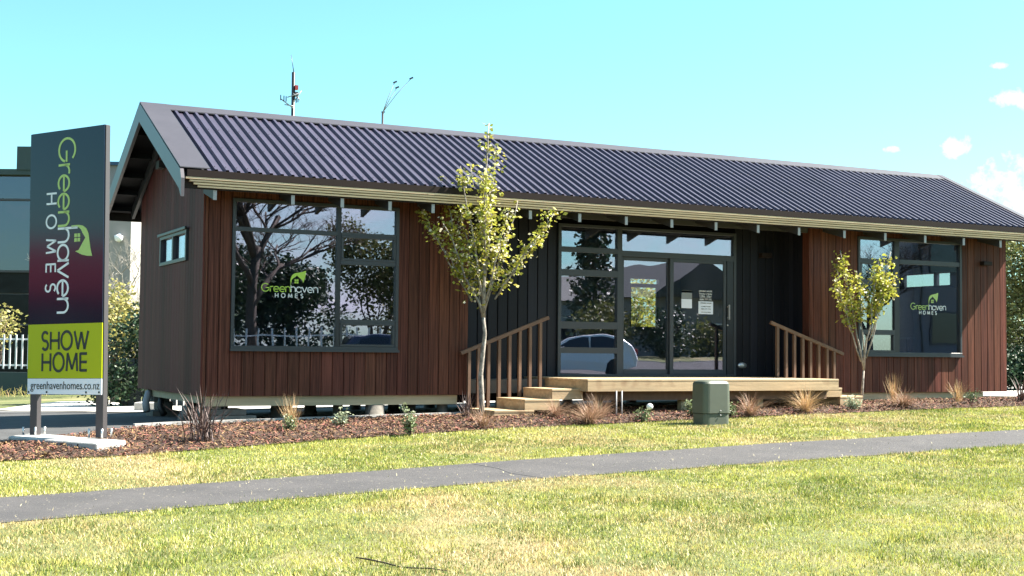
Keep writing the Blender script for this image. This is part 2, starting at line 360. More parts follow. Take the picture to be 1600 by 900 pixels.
# asphalt driveway to the left of and under the house, pale concrete yard behind and to the right
strip([(-30, -1.9), (-2.6, -1.8), (-0.75, -0.3), (1.09, -0.15), (3.46, -0.03), (6, 0.35), (10.0, 0.25), (16, 0.1)], [(-30, 8.4), (-1.2, 8.4), (0.1, 5.2), (16, 5.2)], -30, 16, 0.4, 14,
      lambda x, y, t: G(x, y) - 0.006 + 0.02, 'driveway', M['asphalt'], kind='structure')
strip([(-1.6, 8.4), (-0.4, 6.4), (0.1, 5.0), (14.8, 5.0), (15.0, 0.0), (34, -0.2)], [(-1.6, 8.6), (-0.2, 11.5), (34, 11.5)], -1.6, 34, 0.3, 30,
      lambda x, y, t: G(x, y) + 0.03, 'concrete_yard', M['concrete_pale'], kind='structure')
strip([(-14, 8.3), (-2.2, 7.2), (-0.4, 5.9)], [(-14, 8.40), (-2.2, 7.34), (-0.4, 6.1)], -14, -0.4, 0.3, 2, lambda x, y, t: G(x, y) + 0.045, 'drain_channel', M['concrete'], kind='structure')
# street behind the photographer (seen in the window reflections)
strip([(-60, -31.5), (90, -31.5)], [(-60, -22.5), (90, -22.5)], -60, 90, 3, 18, lambda x, y, t: G(x, y) + 0.02, 'street', M['asphalt'], kind='structure')
kb = MB(); kb.box(-60, 90, -31.75, -31.5, G(0, -31.6) - 0.3, G(10, -31.6) + 0.20); kb.build('street_kerb', M['concrete_pale'], None, kind='structure')

pth = bpy.data.objects['path']
for pts in (((1.35, -5.46), (1.42, -5.9), (1.36, -6.3), (1.48, -6.72)),):
    cb = MB(); P_ = [Vector((x, y, G(x, y) + 0.006)) for x, y in pts]
    for a, b in zip(P_, P_[1:]): cb.bar(a, b, 0.005, 0.003)
    cb.build('crack', M['asphalt'], pth)

# bark chips (stuff)
rs = np.random.RandomState(3)
def chips():
    n = 42000; out = np.zeros((n, 4, 3))
    k = 0
    while k < n:
        x = rs.uniform(-4.2, 18); f, b = interp(M_FRONT, x), interp(M_BACK, x)
        y = f - 0.05 + (b - f + 0.05) * rs.uniform(0, 1) ** 1.1
        if y > 0.35: continue
        if rs.rand() > 1.0 - 0.035 * max(0, x - 2): continue
        L_ = rs.uniform(0.018, 0.06); w = rs.uniform(0.006, 0.018); th = rs.uniform(0, 6.283); ti = rs.normal(0, 0.4); ro = rs.normal(0, 0.5)
        d = np.array([math.cos(th) * math.cos(ti), math.sin(th) * math.cos(ti), math.sin(ti)]); s = np.array([-math.sin(th), math.cos(th), 0.0])
        s = s * math.cos(ro) + np.array([0, 0, 1.0]) * math.sin(ro)
        c = np.array([x, y, mulch_z(x, y) + rs.uniform(0.003, 0.028)])
        out[k] = (c - d * L_ / 2 - s * w / 2, c + d * L_ / 2 - s * w / 3, c + d * L_ / 2 + s * w / 3, c - d * L_ / 2 + s * w / 2); k += 1
    return tris_mesh('bark_chips', out.reshape(-1, 3), 4, M['chip'], kind='stuff')
chips()

# grass blades (stuff)
def arr_interp(pts, x): return np.interp(x, [p[0] for p in pts], [p[1] for p in pts])
def Garr(x, y):
    return -0.36 + 0.016 * np.clip(x, -10, 20) + 0.03 * np.clip(y, -20, 0) + 0.078 * np.clip(-20 - y, 0, 14) - 0.02 * np.clip(y, 0, 8)
def vnoise(x, y, s, seed):
    g = np.random.RandomState(seed).rand(64, 64); X = (x * s) % 64; Y = (y * s) % 64
    xi, yi = X.astype(int), Y.astype(int); fx, fy = X - xi, Y - yi; fx = fx * fx * (3 - 2 * fx); fy = fy * fy * (3 - 2 * fy)
    a = g[xi % 64, yi % 64]; b = g[(xi + 1) % 64, yi % 64]; c = g[xi % 64, (yi + 1) % 64]; d = g[(xi + 1) % 64, (yi + 1) % 64]
    return (a * (1 - fx) + b * fx) * (1 - fy) + (c * (1 - fx) + d * fx) * fy
def grass(n, name, m, hmin, hmax, wid, flat=0.5, keep=None, region='lawn', tuft_min=None, tseed=15):
    x = rs.uniform(-6.5, 17, n); y = rs.uniform(-13.2, -1.3, n)
    mf, pb, pf = arr_interp(M_FRONT, x), arr_interp(P_BACK, x), arr_interp(P_FRONT, x)
    jit = rs.normal(0, 0.03, n) + 0.05 * (vnoise(x, y, 3.1, 9) - 0.45)
    if region == 'lawn': ok = ((y < mf + jit) & (y > pb + jit - 0.02)) | (y < pf + jit + 0.02)
    else: ok = (y > pf - 0.02) & (y < pb + 0.02) & (rs.rand(n) < np.clip(1.4 * np.minimum(np.abs(y - pf), np.abs(y - pb)) ** -0.35 - 0.9, 0, 1))
    dx, dy = x - CAMP.x, y - CAMP.y
    fw = dx * RF.x + dy * RF.y; lat = dx * RX.x + dy * RX.y
    ok &= (np.abs(lat) < 0.41 * fw + 1.5)
    if tuft_min: ok &= (vnoise(x * 0.55, y, 1.5, tseed) * 0.45 + vnoise(x * .7, y, 4.5, tseed + 1) * 0.35 + vnoise(x, y, 11, tseed + 2) * .2) > tuft_min
    ok &= rs.rand(n) < np.clip((11.5 / np.maximum(fw, 1)) ** 1.2, 0.25, 1)
    x, y, fw = x[ok], y[ok], fw[ok]; n = len(x)
    tuft = vnoise(x, y, 2.3, 5) * 0.6 + vnoise(x, y, 7.0, 6) * 0.4
    h = (hmin + (hmax - hmin) * rs.rand(n)) * (0.45 + 1.1 * tuft ** 1.5)
    th = rs.uniform(0, 2 * np.pi, n); lean = np.abs(rs.normal(0, flat, n)) + 0.15
    az = rs.uniform(0, 2 * np.pi, n)
    z = Garr(x, y) - 0.004
    if region != 'lawn': z += 0.02
    w = wid * (0.6 + 0.8 * rs.rand(n)) * np.clip(fw / 9.5, 1, 2)
    bx, by = np.cos(th) * w / 2, np.sin(th) * w / 2
    v = np.zeros((n, 3, 3))
    v[:, 0] = np.stack([x - bx, y - by, z], 1); v[:, 1] = np.stack([x + bx, y + by, z], 1)
    v[:, 2] = np.stack([x + np.cos(az) * h * np.sin(lean), y + np.sin(az) * h * np.sin(lean), z + h * np.abs(np.cos(lean)) + 0.004], 1)
    return tris_mesh(name, v.reshape(-1, 3), 3, m, kind='stuff')
grass(1500000, 'lawn_grass', M['grass'], 0.012, 0.038, 0.0062, 0.8)
M['grass_dark'] = mat('green_tuft', (0.10, 0.155, 0.025), 0.7, island=0.5, transl=0.3, spec=0.25)
grass(420000, 'grass_tufts', M['grass_dark'], 0.02, 0.055, 0.006, 0.55, tuft_min=0.56)
grass(60000, 'dry_grass_clippings', M['clip'], 0.02, 0.05, 0.006, 1.25)
grass(330000, 'dry_grass_streaks', M['clip'], 0.015, 0.045, 0.006, 1.1, tuft_min=0.53, tseed=40)
grass(5000, 'path_clippings', M['clip'], 0.012, 0.03, 0.006, 1.5, region='path')

# ------------------------------------------------------------------ the show home
LN, WD = 14.537, 3.922
home = thing('show_home', 'long single storey cedar clad show home with dark ribbed metal gable roof', 'house')
def roofz(y): return 4.105 - 0.48 * abs(y - WD / 2)
BW = {}
def board(wallpart, m, x0, x1, y, z0, z1, ang=None):
    """one vertical board, face at y, facing -y; alike boards share their mesh"""
    key = (m.name, round(x1 - x0, 3), round(z1 - z0, 3))
    w = x1 - x0
    if key not in BW:
        mb = MB(); g = 0.006 if 'black' in m.name else 0.0032; c = 0.005; d = 0.02
        mb.prism([(g, 0, 0), (g, -d + c, 0), (g + c, -d, 0), (w - g - c, -d, 0), (w - g, -d + c, 0), (w - g, 0, 0)][::-1], None, (0, 0, z1 - z0))
        me = bpy.data.meshes.new('board'); me.from_pydata([tuple(p) for p in mb.v], [], mb.f); me.materials.append(m); BW[key] = me
    o = link(bpy.data.objects.new('board', BW[key]), wallpart); o.location = (x0, y, z0); return o
def lining(name, x0, x1, y0, y1, z0, z1, hole=None, m=None):
    mb = MB()
    if hole:
        a, b, c, d = hole
        mb.box(x0, a, y0, y1, z0, z1); mb.box(b, x1, y0, y1, z0, z1); mb.box(a, b, y0, y1, z0, c); mb.box(a, b, y0, y1, d, z1)
    else: mb.box(x0, x1, y0, y1, z0, z1)
    return mb.build(name, m or M['lining'], home)
def clad(wallpart, m, edges, y, z0, z1, win=None):
    for a, b in zip(edges, edges[1:]):
        dz = rnd.uniform(-0.004, 0.004)
        if win and b > win[0] + 0.01 and a < win[1] - 0.01:
            board(wallpart, m, a, b, y, z0, round(win[2] - 0.004, 3)); board(wallpart, m, a, b, y, round(win[3] + 0.004, 3), z1)
        else: board(wallpart, m, a, b, y + 0.0, z0, z1)
WALLTOP = 2.92
w1 = (0.367, 2.7475, 0.615, 2.63); w3 = (11.078, 13.434, 0.625, 2.63)
p1 = (w1[1] - w1[0]) / 15; p3 = (w3[1] - w3[0]) / 15
wl = lining('cedar_wall', 0.0, 3.84, 0.0, 0.10, 0.0, WALLTOP, w1)
e1 = [0.0] + [w1[0] + p1 * k for k in (-2, -1)] + [w1[0] + p1 * k for k in range(0, 22)]; e1 = [e for e in e1 if e < 3.80] + [3.84]
clad(wl, M['cedar'], e1, 0.0, 0.0, WALLTOP, w1)
wr = lining('cedar_wall', 10.07, LN, 0.0, 0.10, 0.0, WALLTOP, w3)
e3 = [10.07] + [w3[0] + p3 * k for k in range(-6, 22)]; e3 = [e for e in e3 if e < LN - 0.04] + [LN]
clad(wr, M['cedar'], e3, 0.0, 0.0, WALLTOP, w3)
# recess: black boards each side of the glazed entry
RY = 0.75
for k, (a, b) in enumerate(((3.84, 5.718), (9.108, 10.07))):
    wp = lining('black_wall', a, b, RY + 0.02, RY + 0.12, -0.12, WALLTOP)
    n = max(1, round((b - a) / 0.17)); clad(wp, M['black_clad'], [a + (b - a) * i / n for i in range(n + 1)], RY + 0.02, -0.12, 2.76)
lining('black_wall', 5.718, 9.108, RY + 0.02, RY + 0.12, 2.64, WALLTOP)
# return walls of the two bays (black boards; a cedar corner board on the right one)
def clad_x(wallpart, m, edges, x, sgn, z0, zf):
    for a, b in zip(edges, edges[1:]):
        g = 0.0035; mb = MB(); xo = x + sgn * 0.02
        mb.prism([(x, a + g, z0), (xo, a + g, z0), (xo, b - g, z0), (x, b - g, z0)], None, (0, 0, 1)); 
        n = 4; zs = [zf(a + g), zf(a + g), zf(b - g), zf(b - g)]
        mb.v[4:] = [(p[0], p[1], zs[i]) for i, p in enumerate(mb.v[4:])]
        mb.v = [(p[0], p[1] - a, p[2]) for p in mb.v]
        o = mb.build('board', m, None); o.parent = wallpart; o.location = (0, a, 0)
rt = MB().box(10.07, 10.17, 0.10, RY + 0.02, -0.12, WALLTOP).build('black_wall', M['lining'], home)
clad_x(rt, M['black_clad'], [0.16 + 0.122 * i for i in range(6)], 10.07, -1, -0.12, lambda y: 2.76)
box('corner_board', M['cedar'], rt, 10.048, 10.07, -0.02, 0.155, -0.0, 2.76)
rl = MB().box(3.74, 3.84, 0.10, RY + 0.02, -0.12, WALLTOP).build('black_wall', M['lining'], home)
# gable walls
def gable(x, sgn, hole):
    x0, x1 = (x, x + 0.1) if sgn < 0 else (x - 0.1, x)
    mb = MB()
    def quad(ya, yb, za0, zb0, za1, zb1):
        mb.add([(x0, ya, za0), (x0, yb, zb0), (x0, yb, zb1), (x0, ya, za1), (x1, ya, za0), (x1, yb, zb0), (x1, yb, zb1), (x1, ya, za1)],
               [(0, 1, 2, 3), (7, 6, 5, 4), (0, 4, 5, 1), (2, 6, 7, 3), (0, 3, 7, 4), (1, 5, 6, 2)])
    rt_ = lambda y: roofz(y) - 0.06
    a, b, c, d = hole
    ysp = sorted({0.101, WD - 0.1, a, b, WD / 2})
    for ya, yb in zip(ysp, ysp[1:]):
        if ya >= a and yb <= b: quad(ya, yb, 0, 0, c, c); quad(ya, yb, d, d, rt_(ya), rt_(yb))
        else: quad(ya, yb, 0, 0, rt_(ya), rt_(yb))
    return mb.build('gable_wall', M['lining'], home)
sw = (0.832, 2.457, 1.83, 2.27)
gl = gable(0.0, -1, sw)
ge = [-0.02] + [0.137 + 0.1575 * i for i in range(25)]; ge = [e for e in ge if e < WD - 0.05] + [WD]
for a, b in zip(ge, ge[1:]):
    zt = lambda y: roofz(y) - 0.13
    if b > sw[0] + 0.01 and a < sw[1] - 0.01:
        clad_x(gl, M['cedar_grey'], [a, b], 0.0, -1, 0.0, lambda y: sw[2] - 0.004); clad_x(gl, M['cedar_grey'], [a, b], 0.0, -1, sw[3] + 0.004, zt)
    else: clad_x(gl, M['cedar_grey'], [a, b], 0.0, -1, 0.0, zt)
# small louvre window in the left gable
sgw = MB()
for (ya, yb, za, zb) in ((sw[0], sw[1], sw[2], sw[2] + 0.05), (sw[0], sw[1], sw[3] - 0.06, sw[3]), (sw[0], sw[0] + 0.06, sw[2] + 0.05, sw[3] - 0.06), (sw[1] - 0.06, sw[1], sw[2] + 0.05, sw[3] - 0.06), (1.60, 1.68, sw[2] + 0.05, sw[3] - 0.06)):
    sgw.box(-0.045, 0.03, ya, yb, za, zb)
sgw.box(-0.075, -0.045, sw[0] - 0.04, sw[1] + 0.04, sw[3] - 0.012, sw[3] + 0.028)
sgw = sgw.build('window', M['alu'], home, 0.004)
for a, b in ((sw[0] + 0.06, 1.60), (1.68, sw[1] - 0.06)):
    box('pane', M['glass'], sgw, 0.0, 0.008, a, b, sw[2] + 0.05, sw[3] - 0.06)
    box('blind', M['paper_grey'], sgw, 0.03, 0.034, a, b, sw[2] + 0.05, sw[3] - 0.06)
# right gable, rear wall with its windows, floor and inner linings
ew = (1.25, 2.54, 1.93, 2.24)
gable(LN, 1, ew)
eb = MB()
for (ya, yb, za, zb) in ((ew[0], ew[1], ew[2], ew[2] + 0.04), (ew[0], ew[1], ew[3] - 0.04, ew[3]), (ew[0], ew[0] + 0.04, ew[2] + 0.04, ew[3] - 0.04), (ew[1] - 0.04, ew[1], ew[2] + 0.04, ew[3] - 0.04), (1.63, 1.71, ew[2] + 0.04, ew[3] - 0.04)):
    eb.box(LN - 0.06, LN + 0.01, ya, yb, za, zb)
eb = eb.build('window', M['alu'], home)
box('window_trim', M['inner'], eb, LN - 0.14, LN - 0.101, ew[0] - 0.1, ew[1] + 0.35, ew[2] - 0.28, ew[2] - 0.001)
rear = MB(); rh = (8.98, 9.62, 1.12, 2.02)
rear.box(0, rh[0], WD - 0.1, WD, 0, WALLTOP).box(rh[1], LN, WD - 0.1, WD, 0, WALLTOP).box(rh[0], rh[1], WD - 0.1, WD, 0, rh[2]).box(rh[0], rh[1], WD - 0.1, WD, rh[3], WALLTOP)
rear.build('rear_wall', M['inner'], home)
rf_ = MB(); rf_.box(rh[0], rh[1], WD - 0.07, WD - 0.03, 1.86, 1.93).box(rh[0], rh[0] + 0.04, WD - 0.07, WD - 0.03, rh[2], 1.86).box(rh[1] - 0.04, rh[1], WD - 0.07, WD - 0.03, rh[2], 1.86)
rf_.build('window', M['alu'], home)
box('floor_slab', M['inner_floor'], home, 0.03, LN - 0.03, 0.03, WD - 0.03, 0.02, 0.22)
box('inner_ceiling', M['inner'], home, 0.1, LN - 0.1, RY + 0.15, WD - 0.11, 2.78, 2.80)
box('partition', M['inner'], home, 3.74, 3.84, RY + 0.03, WD - 0.11, 0.23, 2.77)
box('partition', M['inner'], home, 10.08, 10.16, RY + 0.03, WD - 0.11, 0.23, 2.77)
box('inner_lining', M['inner'], home, 14.40, 14.432, 0.12, WD - 0.12, 0.23, 1.9)
# furniture glimpsed through the right window
tb = thing('meeting_table', 'pale table glimpsed through the right hand window of the show home', 'table', (12.75, 1.6, 0.22))
box('tabletop', M['paper_grey'], tb, 12.1, 13.5, 1.2, 2.0, 0.93, 0.97)
for a in (12.16, 13.4):
    for b in (1.26, 1.9): box('leg', M['alu'], tb, a, a + 0.05, b, b + 0.05, 0.22, 0.93)
ch = MB(); ch.lathe([(0.02, 0), (0.16, 0.04), (0.21, 0.13), (0.21, 0.2), (0.17, 0.29), (0.05, 0.345)], (11.62, 0.35, 0.50), 18)
chm = ch.build('cushion', M['blue'], None); tag(chm, 'round blue seat back behind the lowest left pane of the right window', 'chair')

# --- glazing
def frame_bars(rects, name, m, y0, y1, parent=home, bevel=0.004):
    mb = MB()
    for a, b, c, d in rects: mb.box(a, b, y0, y1, c, d)
    return mb.build(name, m, parent, bevel)
def pane(parent, a, b, c, d, y): return box('pane', M['glass'], parent, a, b, y, y + 0.008, c, d)
def big_window(w, mull, colA, colB):
    """colA/colB: lists of (x0,x1,z0,z1,sash?) panes left and right of the dark mullion"""
    x0, x1, z0, z1 = w
    f = frame_bars([(x0, x1, z0, z0 + 0.055), (x0, x1, z1 - 0.045, z1), (x0, x0 + 0.045, z0 + 0.055, z1 - 0.045), (x1 - 0.045, x1, z0 + 0.055, z1 - 0.045)], 'window', M['alu'], -0.045, 0.06)
    box('mullion', M['alu_dark'], f, mull[0], mull[1], -0.030, 0.055, z0 + 0.055, z1 - 0.045)
    box('sill', M['alu'], f, x0 - 0.012, x1 + 0.012, -0.075, -0.046, z0 - 0.02, z0 + 0.012)
    for cols in (colA, colB):
        cx0, cx1, ps = cols
        zs = [z0 + 0.055] ; prev = z0 + 0.055
        for (a, b, c, d, sash) in ps:
            if c - prev > 0.02 and prev > z0 + 0.06: box('transom', M['alu'], f, cx0, cx1, -0.036, 0.05, prev, c if not sash else c)
            if sash:
                s = frame_bars([(cx0 + 0.002, cx1 - 0.002, c - 0.0, c + 0.035), (cx0 + 0.002, cx1 - 0.002, d - 0.035, d), (cx0 + 0.002, cx0 + 0.037, c + 0.035, d - 0.035), (cx1 - 0.037, cx1 - 0.002, c + 0.035, d - 0.035)], 'sash', M['alu'], -0.040, 0.03, f)
                pane(f, cx0 + 0.037, cx1 - 0.037, c + 0.035, d - 0.035, -0.004)
            else: pane(f, cx0, cx1, c, d, 0.0)
            prev = d
    return f
W1 = big_window(w1, (1.831, 1.889), (w1[0] + 0.045, 1.831, [(0, 0, 0.67, 2.195, 0), (0, 0, 2.25, 2.585, 0)]),
                (1.889, w1[1] - 0.045, [(0, 0, 0.67, 1.00, 1), (0, 0, 1.045, 1.80, 0), (0, 0, 1.855, 2.205, 1), (0, 0, 2.245, 2.585, 0)]))
W3 = big_window(w3, (11.885, 11.995), (w3[0] + 0.045, 11.885, [(0, 0, 0.68, 1.01, 1), (0, 0, 1.06, 1.81, 0), (0, 0, 1.87, 2.21, 1), (0, 0, 2.265, 2.585, 0)]),
                (11.995, w3[1] - 0.045, [(0, 0, 0.68, 2.20, 0), (0, 0, 2.275, 2.585, 0)]))
# entry unit
D0, D1, DZ0, DZ1 = 5.718, 9.108, 0.255, 2.635
ent = frame_bars([(D0, D0 + 0.057, DZ0, DZ1), (D1 - 0.05, D1, DZ0, DZ1), (D0 + 0.057, D1 - 0.05, DZ1 - 0.045, DZ1), (D0 + 0.057, D1 - 0.05, DZ0, DZ0 + 0.03)], 'entry_glazing', M['alu'], RY - 0.045, RY + 0.07)
box('mullion', M['alu'], ent, 6.795, 6.880, RY - 0.042, RY + 0.06, DZ0 + 0.03, DZ1 - 0.045)
for za, zb in ((0.612, 0.703), (0.995, 1.105), (1.821, 1.922), (2.195, 2.276)): box('transom', M['alu'], ent, D0 + 0.057, 6.795, RY - 0.04, RY + 0.05, za, zb)
for za, zb in ((DZ0 + 0.03, 0.612), (0.703, 0.995), (1.105, 1.821), (1.922, 2.195), (2.276, DZ1 - 0.045)): pane(ent, D0 + 0.057, 6.795, za, zb, RY)
box('transom', M['alu'], ent, 6.880, D1 - 0.05, RY - 0.04, RY + 0.06, 2.165, 2.255)
pane(ent, 6.880, D1 - 0.05, 2.255, DZ1 - 0.045, RY)
def slider(a, b, ga, gb, y, nm):
    f = frame_bars([(a, ga, DZ0 + 0.03, 2.165), (gb, b, DZ0 + 0.03, 2.165), (ga, gb, DZ0 + 0.03, 0.365), (ga, gb, 2.108, 2.165)], 'sliding_door', M['alu'], y - 0.02, y + 0.02)
    box('pane', M['glass'], f, ga, gb, y - 0.004, y + 0.004, 0.365, 2.108)
    return f
slider(6.885, 7.86, 6.95, 7.783, RY + 0.035, 'a')
sl2 = slider(7.80, 8.915, 7.87, 8.86, RY - 0.012, 'b')
box('jamb', M['alu_dark'], ent, 8.93, D1 - 0.05, RY - 0.03, RY + 0.05, DZ0 + 0.03, 2.165)
hb = MB(); hb.box(8.93, 8.955, RY - 0.085, RY - 0.065, 1.19, 1.44).box(8.93, 8.955, RY - 0.065, RY - 0.03, 1.21, 1.24).box(8.93, 8.955, RY - 0.065, RY - 0.03, 1.39, 1.42)
hb.build('door_handle', M['pipe'], sl2, 0.003)
MB().lathe([(0.016, 0), (0.016, 0.012)], (0, 0, 0), 10).build('door_lock', M['bolt'], sl2)
bpy.data.objects['door_lock'].rotation_euler = (R(90), 0, 0); bpy.data.objects['door_lock'].location = (8.94, RY - 0.03, 1.10)

# --- roof
RX0, RX1 = -0.45, LN + 0.41
nsheet = 17; pitch = 0.145; ribs = 6; sheetw = pitch * ribs
RS0 = -0.11
def sheet_mesh(w_ribs, front):
    mb = MB(); prof = []
    h = 0.040
    for k in range(w_ribs):
        o = k * pitch; prof += [(o, 0), (o + 0.066, 0), (o + 0.080, h), (o + 0.116, h), (o + 0.130, 0)]
    prof.append((w_ribs * pitch, 0))
    vs = []
    ends = ((-0.60, roofz(-0.60)), (WD / 2 - 0.03, roofz(WD / 2 - 0.03))) if front else ((WD + 0.60, roofz(WD + 0.60)), (WD / 2 + 0.03, roofz(WD / 2 + 0.03)))
    for (y, z) in ends:
        for (x, hh) in prof: vs.append((x, y, z + hh))
    n = len(prof)
    fs = [(i, i + 1, n + i + 1, n + i) if front else (n + i, n + i + 1, i + 1, i) for i in range(n - 1)]
    mb.add(vs, fs); return mb
total = int((RX1 - 0.1 - RS0) / pitch)
k0 = 0
rs_mesh = {}
roof = MB()
# roof deck under the sheets
roof.prism([(RX0 + 0.02, -0.585, roofz(-0.585) - 0.03), (RX0 + 0.02, WD / 2, roofz(WD / 2) - 0.03), (RX0 + 0.02, WD + 0.585, roofz(WD + 0.585) - 0.03),
            (RX0 + 0.02, WD + 0.585, roofz(WD + 0.585) - 0.075), (RX0 + 0.02, WD / 2, roofz(WD / 2) - 0.075), (RX0 + 0.02, -0.585, roofz(-0.585) - 0.075)], None, (RX1 - RX0 - 0.04, 0, 0))
roof = roof.build('roof', M['soffit'], home)
for front in (True, False):
    k = 0
    while k < total:
        w = min(ribs, total - k); key = (w, front)
        x0 = RS0 + k * pitch
        if key not in rs_mesh:
            mb = sheet_mesh(w, front); me = bpy.data.meshes.new('roof_sheet'); me.from_pydata([tuple(p) for p in mb.v], [], mb.f); me.materials.append(M['roof']); rs_mesh[key] = me
        o = link(bpy.data.objects.new('roof_sheet', rs_mesh[key]), roof); o.location = (x0, 0, 0.0)
        k += w
# screw heads along purlin lines: rows of washers as one part
scr = MB()
for yy in (-0.5, 0.25, 1.0, 1.75):
    for k in range(total):
        x = RS0 + k * pitch + 0.098
        z = roofz(yy) + 0.0402
        scr.add([(x - 0.006, yy - 0.006, z - 0.001), (x + 0.006, yy - 0.006, z - 0.001), (x + 0.006, yy + 0.006, z + 0.006), (x - 0.006, yy + 0.006, z + 0.006), (x, yy, z + 0.009)], [(0, 1, 4), (1, 2, 4), (2, 3, 4), (3, 0, 4)])
scr.build('roof_screw', M['gutter'], roof, kind='stuff')
# ridge cap
rc = MB(); rz = roofz(WD / 2)
for s in (-1, 1):
    y1 = WD / 2 + s * 0.21; zz = rz - 0.21 * 0.48
    p = [(RX0 - 0.005, WD / 2, rz + 0.055), (RX0 - 0.005, y1, zz + 0.045), (RX0 - 0.005, y1, zz + 0.030), (RX0 - 0.005, WD / 2, rz + 0.040)]
    if s > 0: p = p[::-1]
    rc.prism(p, None, (RX1 - RX0 + 0.01, 0, 0))
rc.build('ridge_cap', M['apron'], roof)
# rake flashings: flat apron over the sheets and a fascia face, each slope, each gable
def rake(xa, xb, xo, s, gable_x):
    ys = (WD / 2 + s * 0.0, WD / 2 + s * 2.60)
    mb = MB()
    def R3(x, t, dz): y = WD / 2 + s * t; return (x, y, roofz(y) + dz + 0.009)
    T = 2.585
    a = [R3(xa, 0.0, 0.036), R3(xb, 0.0, 0.036), R3(xb, T, 0.036), R3(xa, T, 0.036)]
    b = [(p[0], p[1], p[2] + 0.012) for p in a]
    mb.add(a + b, [(0, 1, 2, 3), (7, 6, 5, 4), (0, 4, 5, 1), (1, 5, 6, 2), (2, 6, 7, 3), (3, 7, 4, 0)])
    return mb.build('rake_flashing', M['apron'], roof)
def barge(x0, x1, s):
    mb = MB(); T = 2.66; h = 0.235
    prof = []
    y = lambda t: WD / 2 + s * t
    p = [(x0, y(0), roofz(y(0)) + 0.036), (x0, y(T - 0.06), roofz(y(T - 0.06)) + 0.030), (x0, y(T), roofz(y(T)) - 0.06), (x0, y(T), roofz(y(T)) - h - 0.06), (x0, y(T - 0.12), roofz(y(T - 0.12)) - h), (x0, y(0), roofz(y(0)) - h)]
    if s > 0: p = p[::-1]
    mb.prism(p, None, (x1 - x0, 0, 0)); return mb.build('barge_board', M['flash'], roof)
for s in (-1, 1):
    rake(RX0 - 0.03, -0.10, 0, s, 0); rake(RX1 - 0.13, RX1 + 0.03, 0, s, 0)
    barge(RX0 - 0.035, RX0 + 0.01, s); barge(RX1 - 0.01, RX1 + 0.035, s)
# barge end cap, outriggers and fly rafter under the left gable overhang
for s in (-1, 1):
    for t in (0.45, 1.0, 1.5, 1.95, 2.4):
        y = WD / 2 + s * t; z = roofz(y) - 0.10
        MB().bar((RX0 + 0.012, y, z - 0.02), (-0.085, y, z - 0.02), 0.05, 0.09, (0, 0.48 * s, 1)).build('outrigger', M['soffit'], roof)
    y0, y1 = WD / 2 + s * 0.03, WD / 2 + s * 2.44
    MB().bar((-0.06, y0, roofz(y0) - 0.17), (-0.06, y1, roofz(y1) - 0.17), 0.045, 0.16).build('fly_rafter', M['rafter'], roof)
# gutter line and stepped timber battens along the front eave
EZ = roofz(-0.60)
gt = MB(); gt.prism([(0, -0.625, 2.803), (0, -0.56, 2.803), (0, -0.56, 2.885), (0, -0.60, 2.892), (0, -0.625, 2.892)][::-1], None, (RX1 - RX0 - 0.2, 0, 0))
gt.v = [(p[0] + RX0 + 0.06, p[1], p[2]) for p in gt.v]
gt.build('gutter', M['gutter'], roof)
for k in range(4):
    z1 = 2.798 - k * 0.033; xs0 = RX0 + 0.045 + k * 0.055
    box('fascia_batten', M['pine_x'], roof, xs0, RX1 - 0.06, -0.620 + k * 0.016, -0.55, z1 - 0.023, z1)
box('fascia_board', M['gutter'], roof, RX0 + 0.02, RX1 - 0.04, -0.549, -0.535, 2.655, 2.87)
box('rear_fascia', M['gutter'], roof, RX0 + 0.02, RX1 - 0.04, WD + 0.56, WD + 0.60, 2.66, 2.87)
# rafter tails
RXS = [-0.03, 1.007, 1.693, 2.38, 3.02, 3.72, 4.544, 5.36, 6.16, 6.97, 7.785, 8.59, 9.40, 10.33, 11.20, 12.08, 12.96, 13.83]
for i, x in enumerate(RXS):
    mb = MB(); yb = RY if 3.9 < x < 10.0 else -0.02
    ye = -0.528
    zb = lambda y: 2.515 + 0.30 * (y - ye)
    mb.prism([(x, ye, 2.535), (x, ye, roofz(ye) - 0.08), (x, yb, roofz(yb) - 0.08), (x, yb, max(zb(yb), 2.66))][::1], None, (0.045, 0, 0))
    r = mb.build('rafter', M['rafter'], roof)
    box('rafter_end', M['rafter_end'], r, x - 0.001, x + 0.046, ye - 0.008, ye - 0.0005, 2.53, 2.665)
box('eave_beam', M['rafter'], roof, 3.86, 10.04, 0.0, 0.05, 2.64, 2.74)
box('recess_soffit', M['soffit'], roof, 3.842, 10.045, 0.06, RY + 0.01, 2.77, 2.80)
for a, b in ((0.0, 3.84), (10.07, LN)): box('eave_soffit', M['soffit'], roof, a, b, -0.534, -0.03, 2.80, 2.81)
# wall lights, vent and gable flood light
def wall_light(x0, x1, y, z0, z1):
    o = box('wall_light', M['gutter'], home, x0, x1, y - 0.10, y, z0, z1, 0.006); return o
wall_light(9.60, 9.80, RY, 2.255, 2.335); wall_light(13.89, 14.09, -0.021, 2.245, 2.315)
vt = MB(); vt.lathe([(0.02, 0.022), (0.085, 0.018), (0.095, 0.0)], (0, 0, 0), 20); v = vt.build('wall_vent', M['bolt'], home)
v.rotation_euler = (R(90), 0, 0); v.scale = (1, 0.55, 1); v.location = (9.26, RY, 0.435)
fl = MB(); fl.box(-0.12, -0.022, 2.28, 2.5, 3.27, 3.38).box(-0.06, -0.022, 2.34, 2.44, 3.38, 3.44); fl.build('flood_light', M['black'], home)
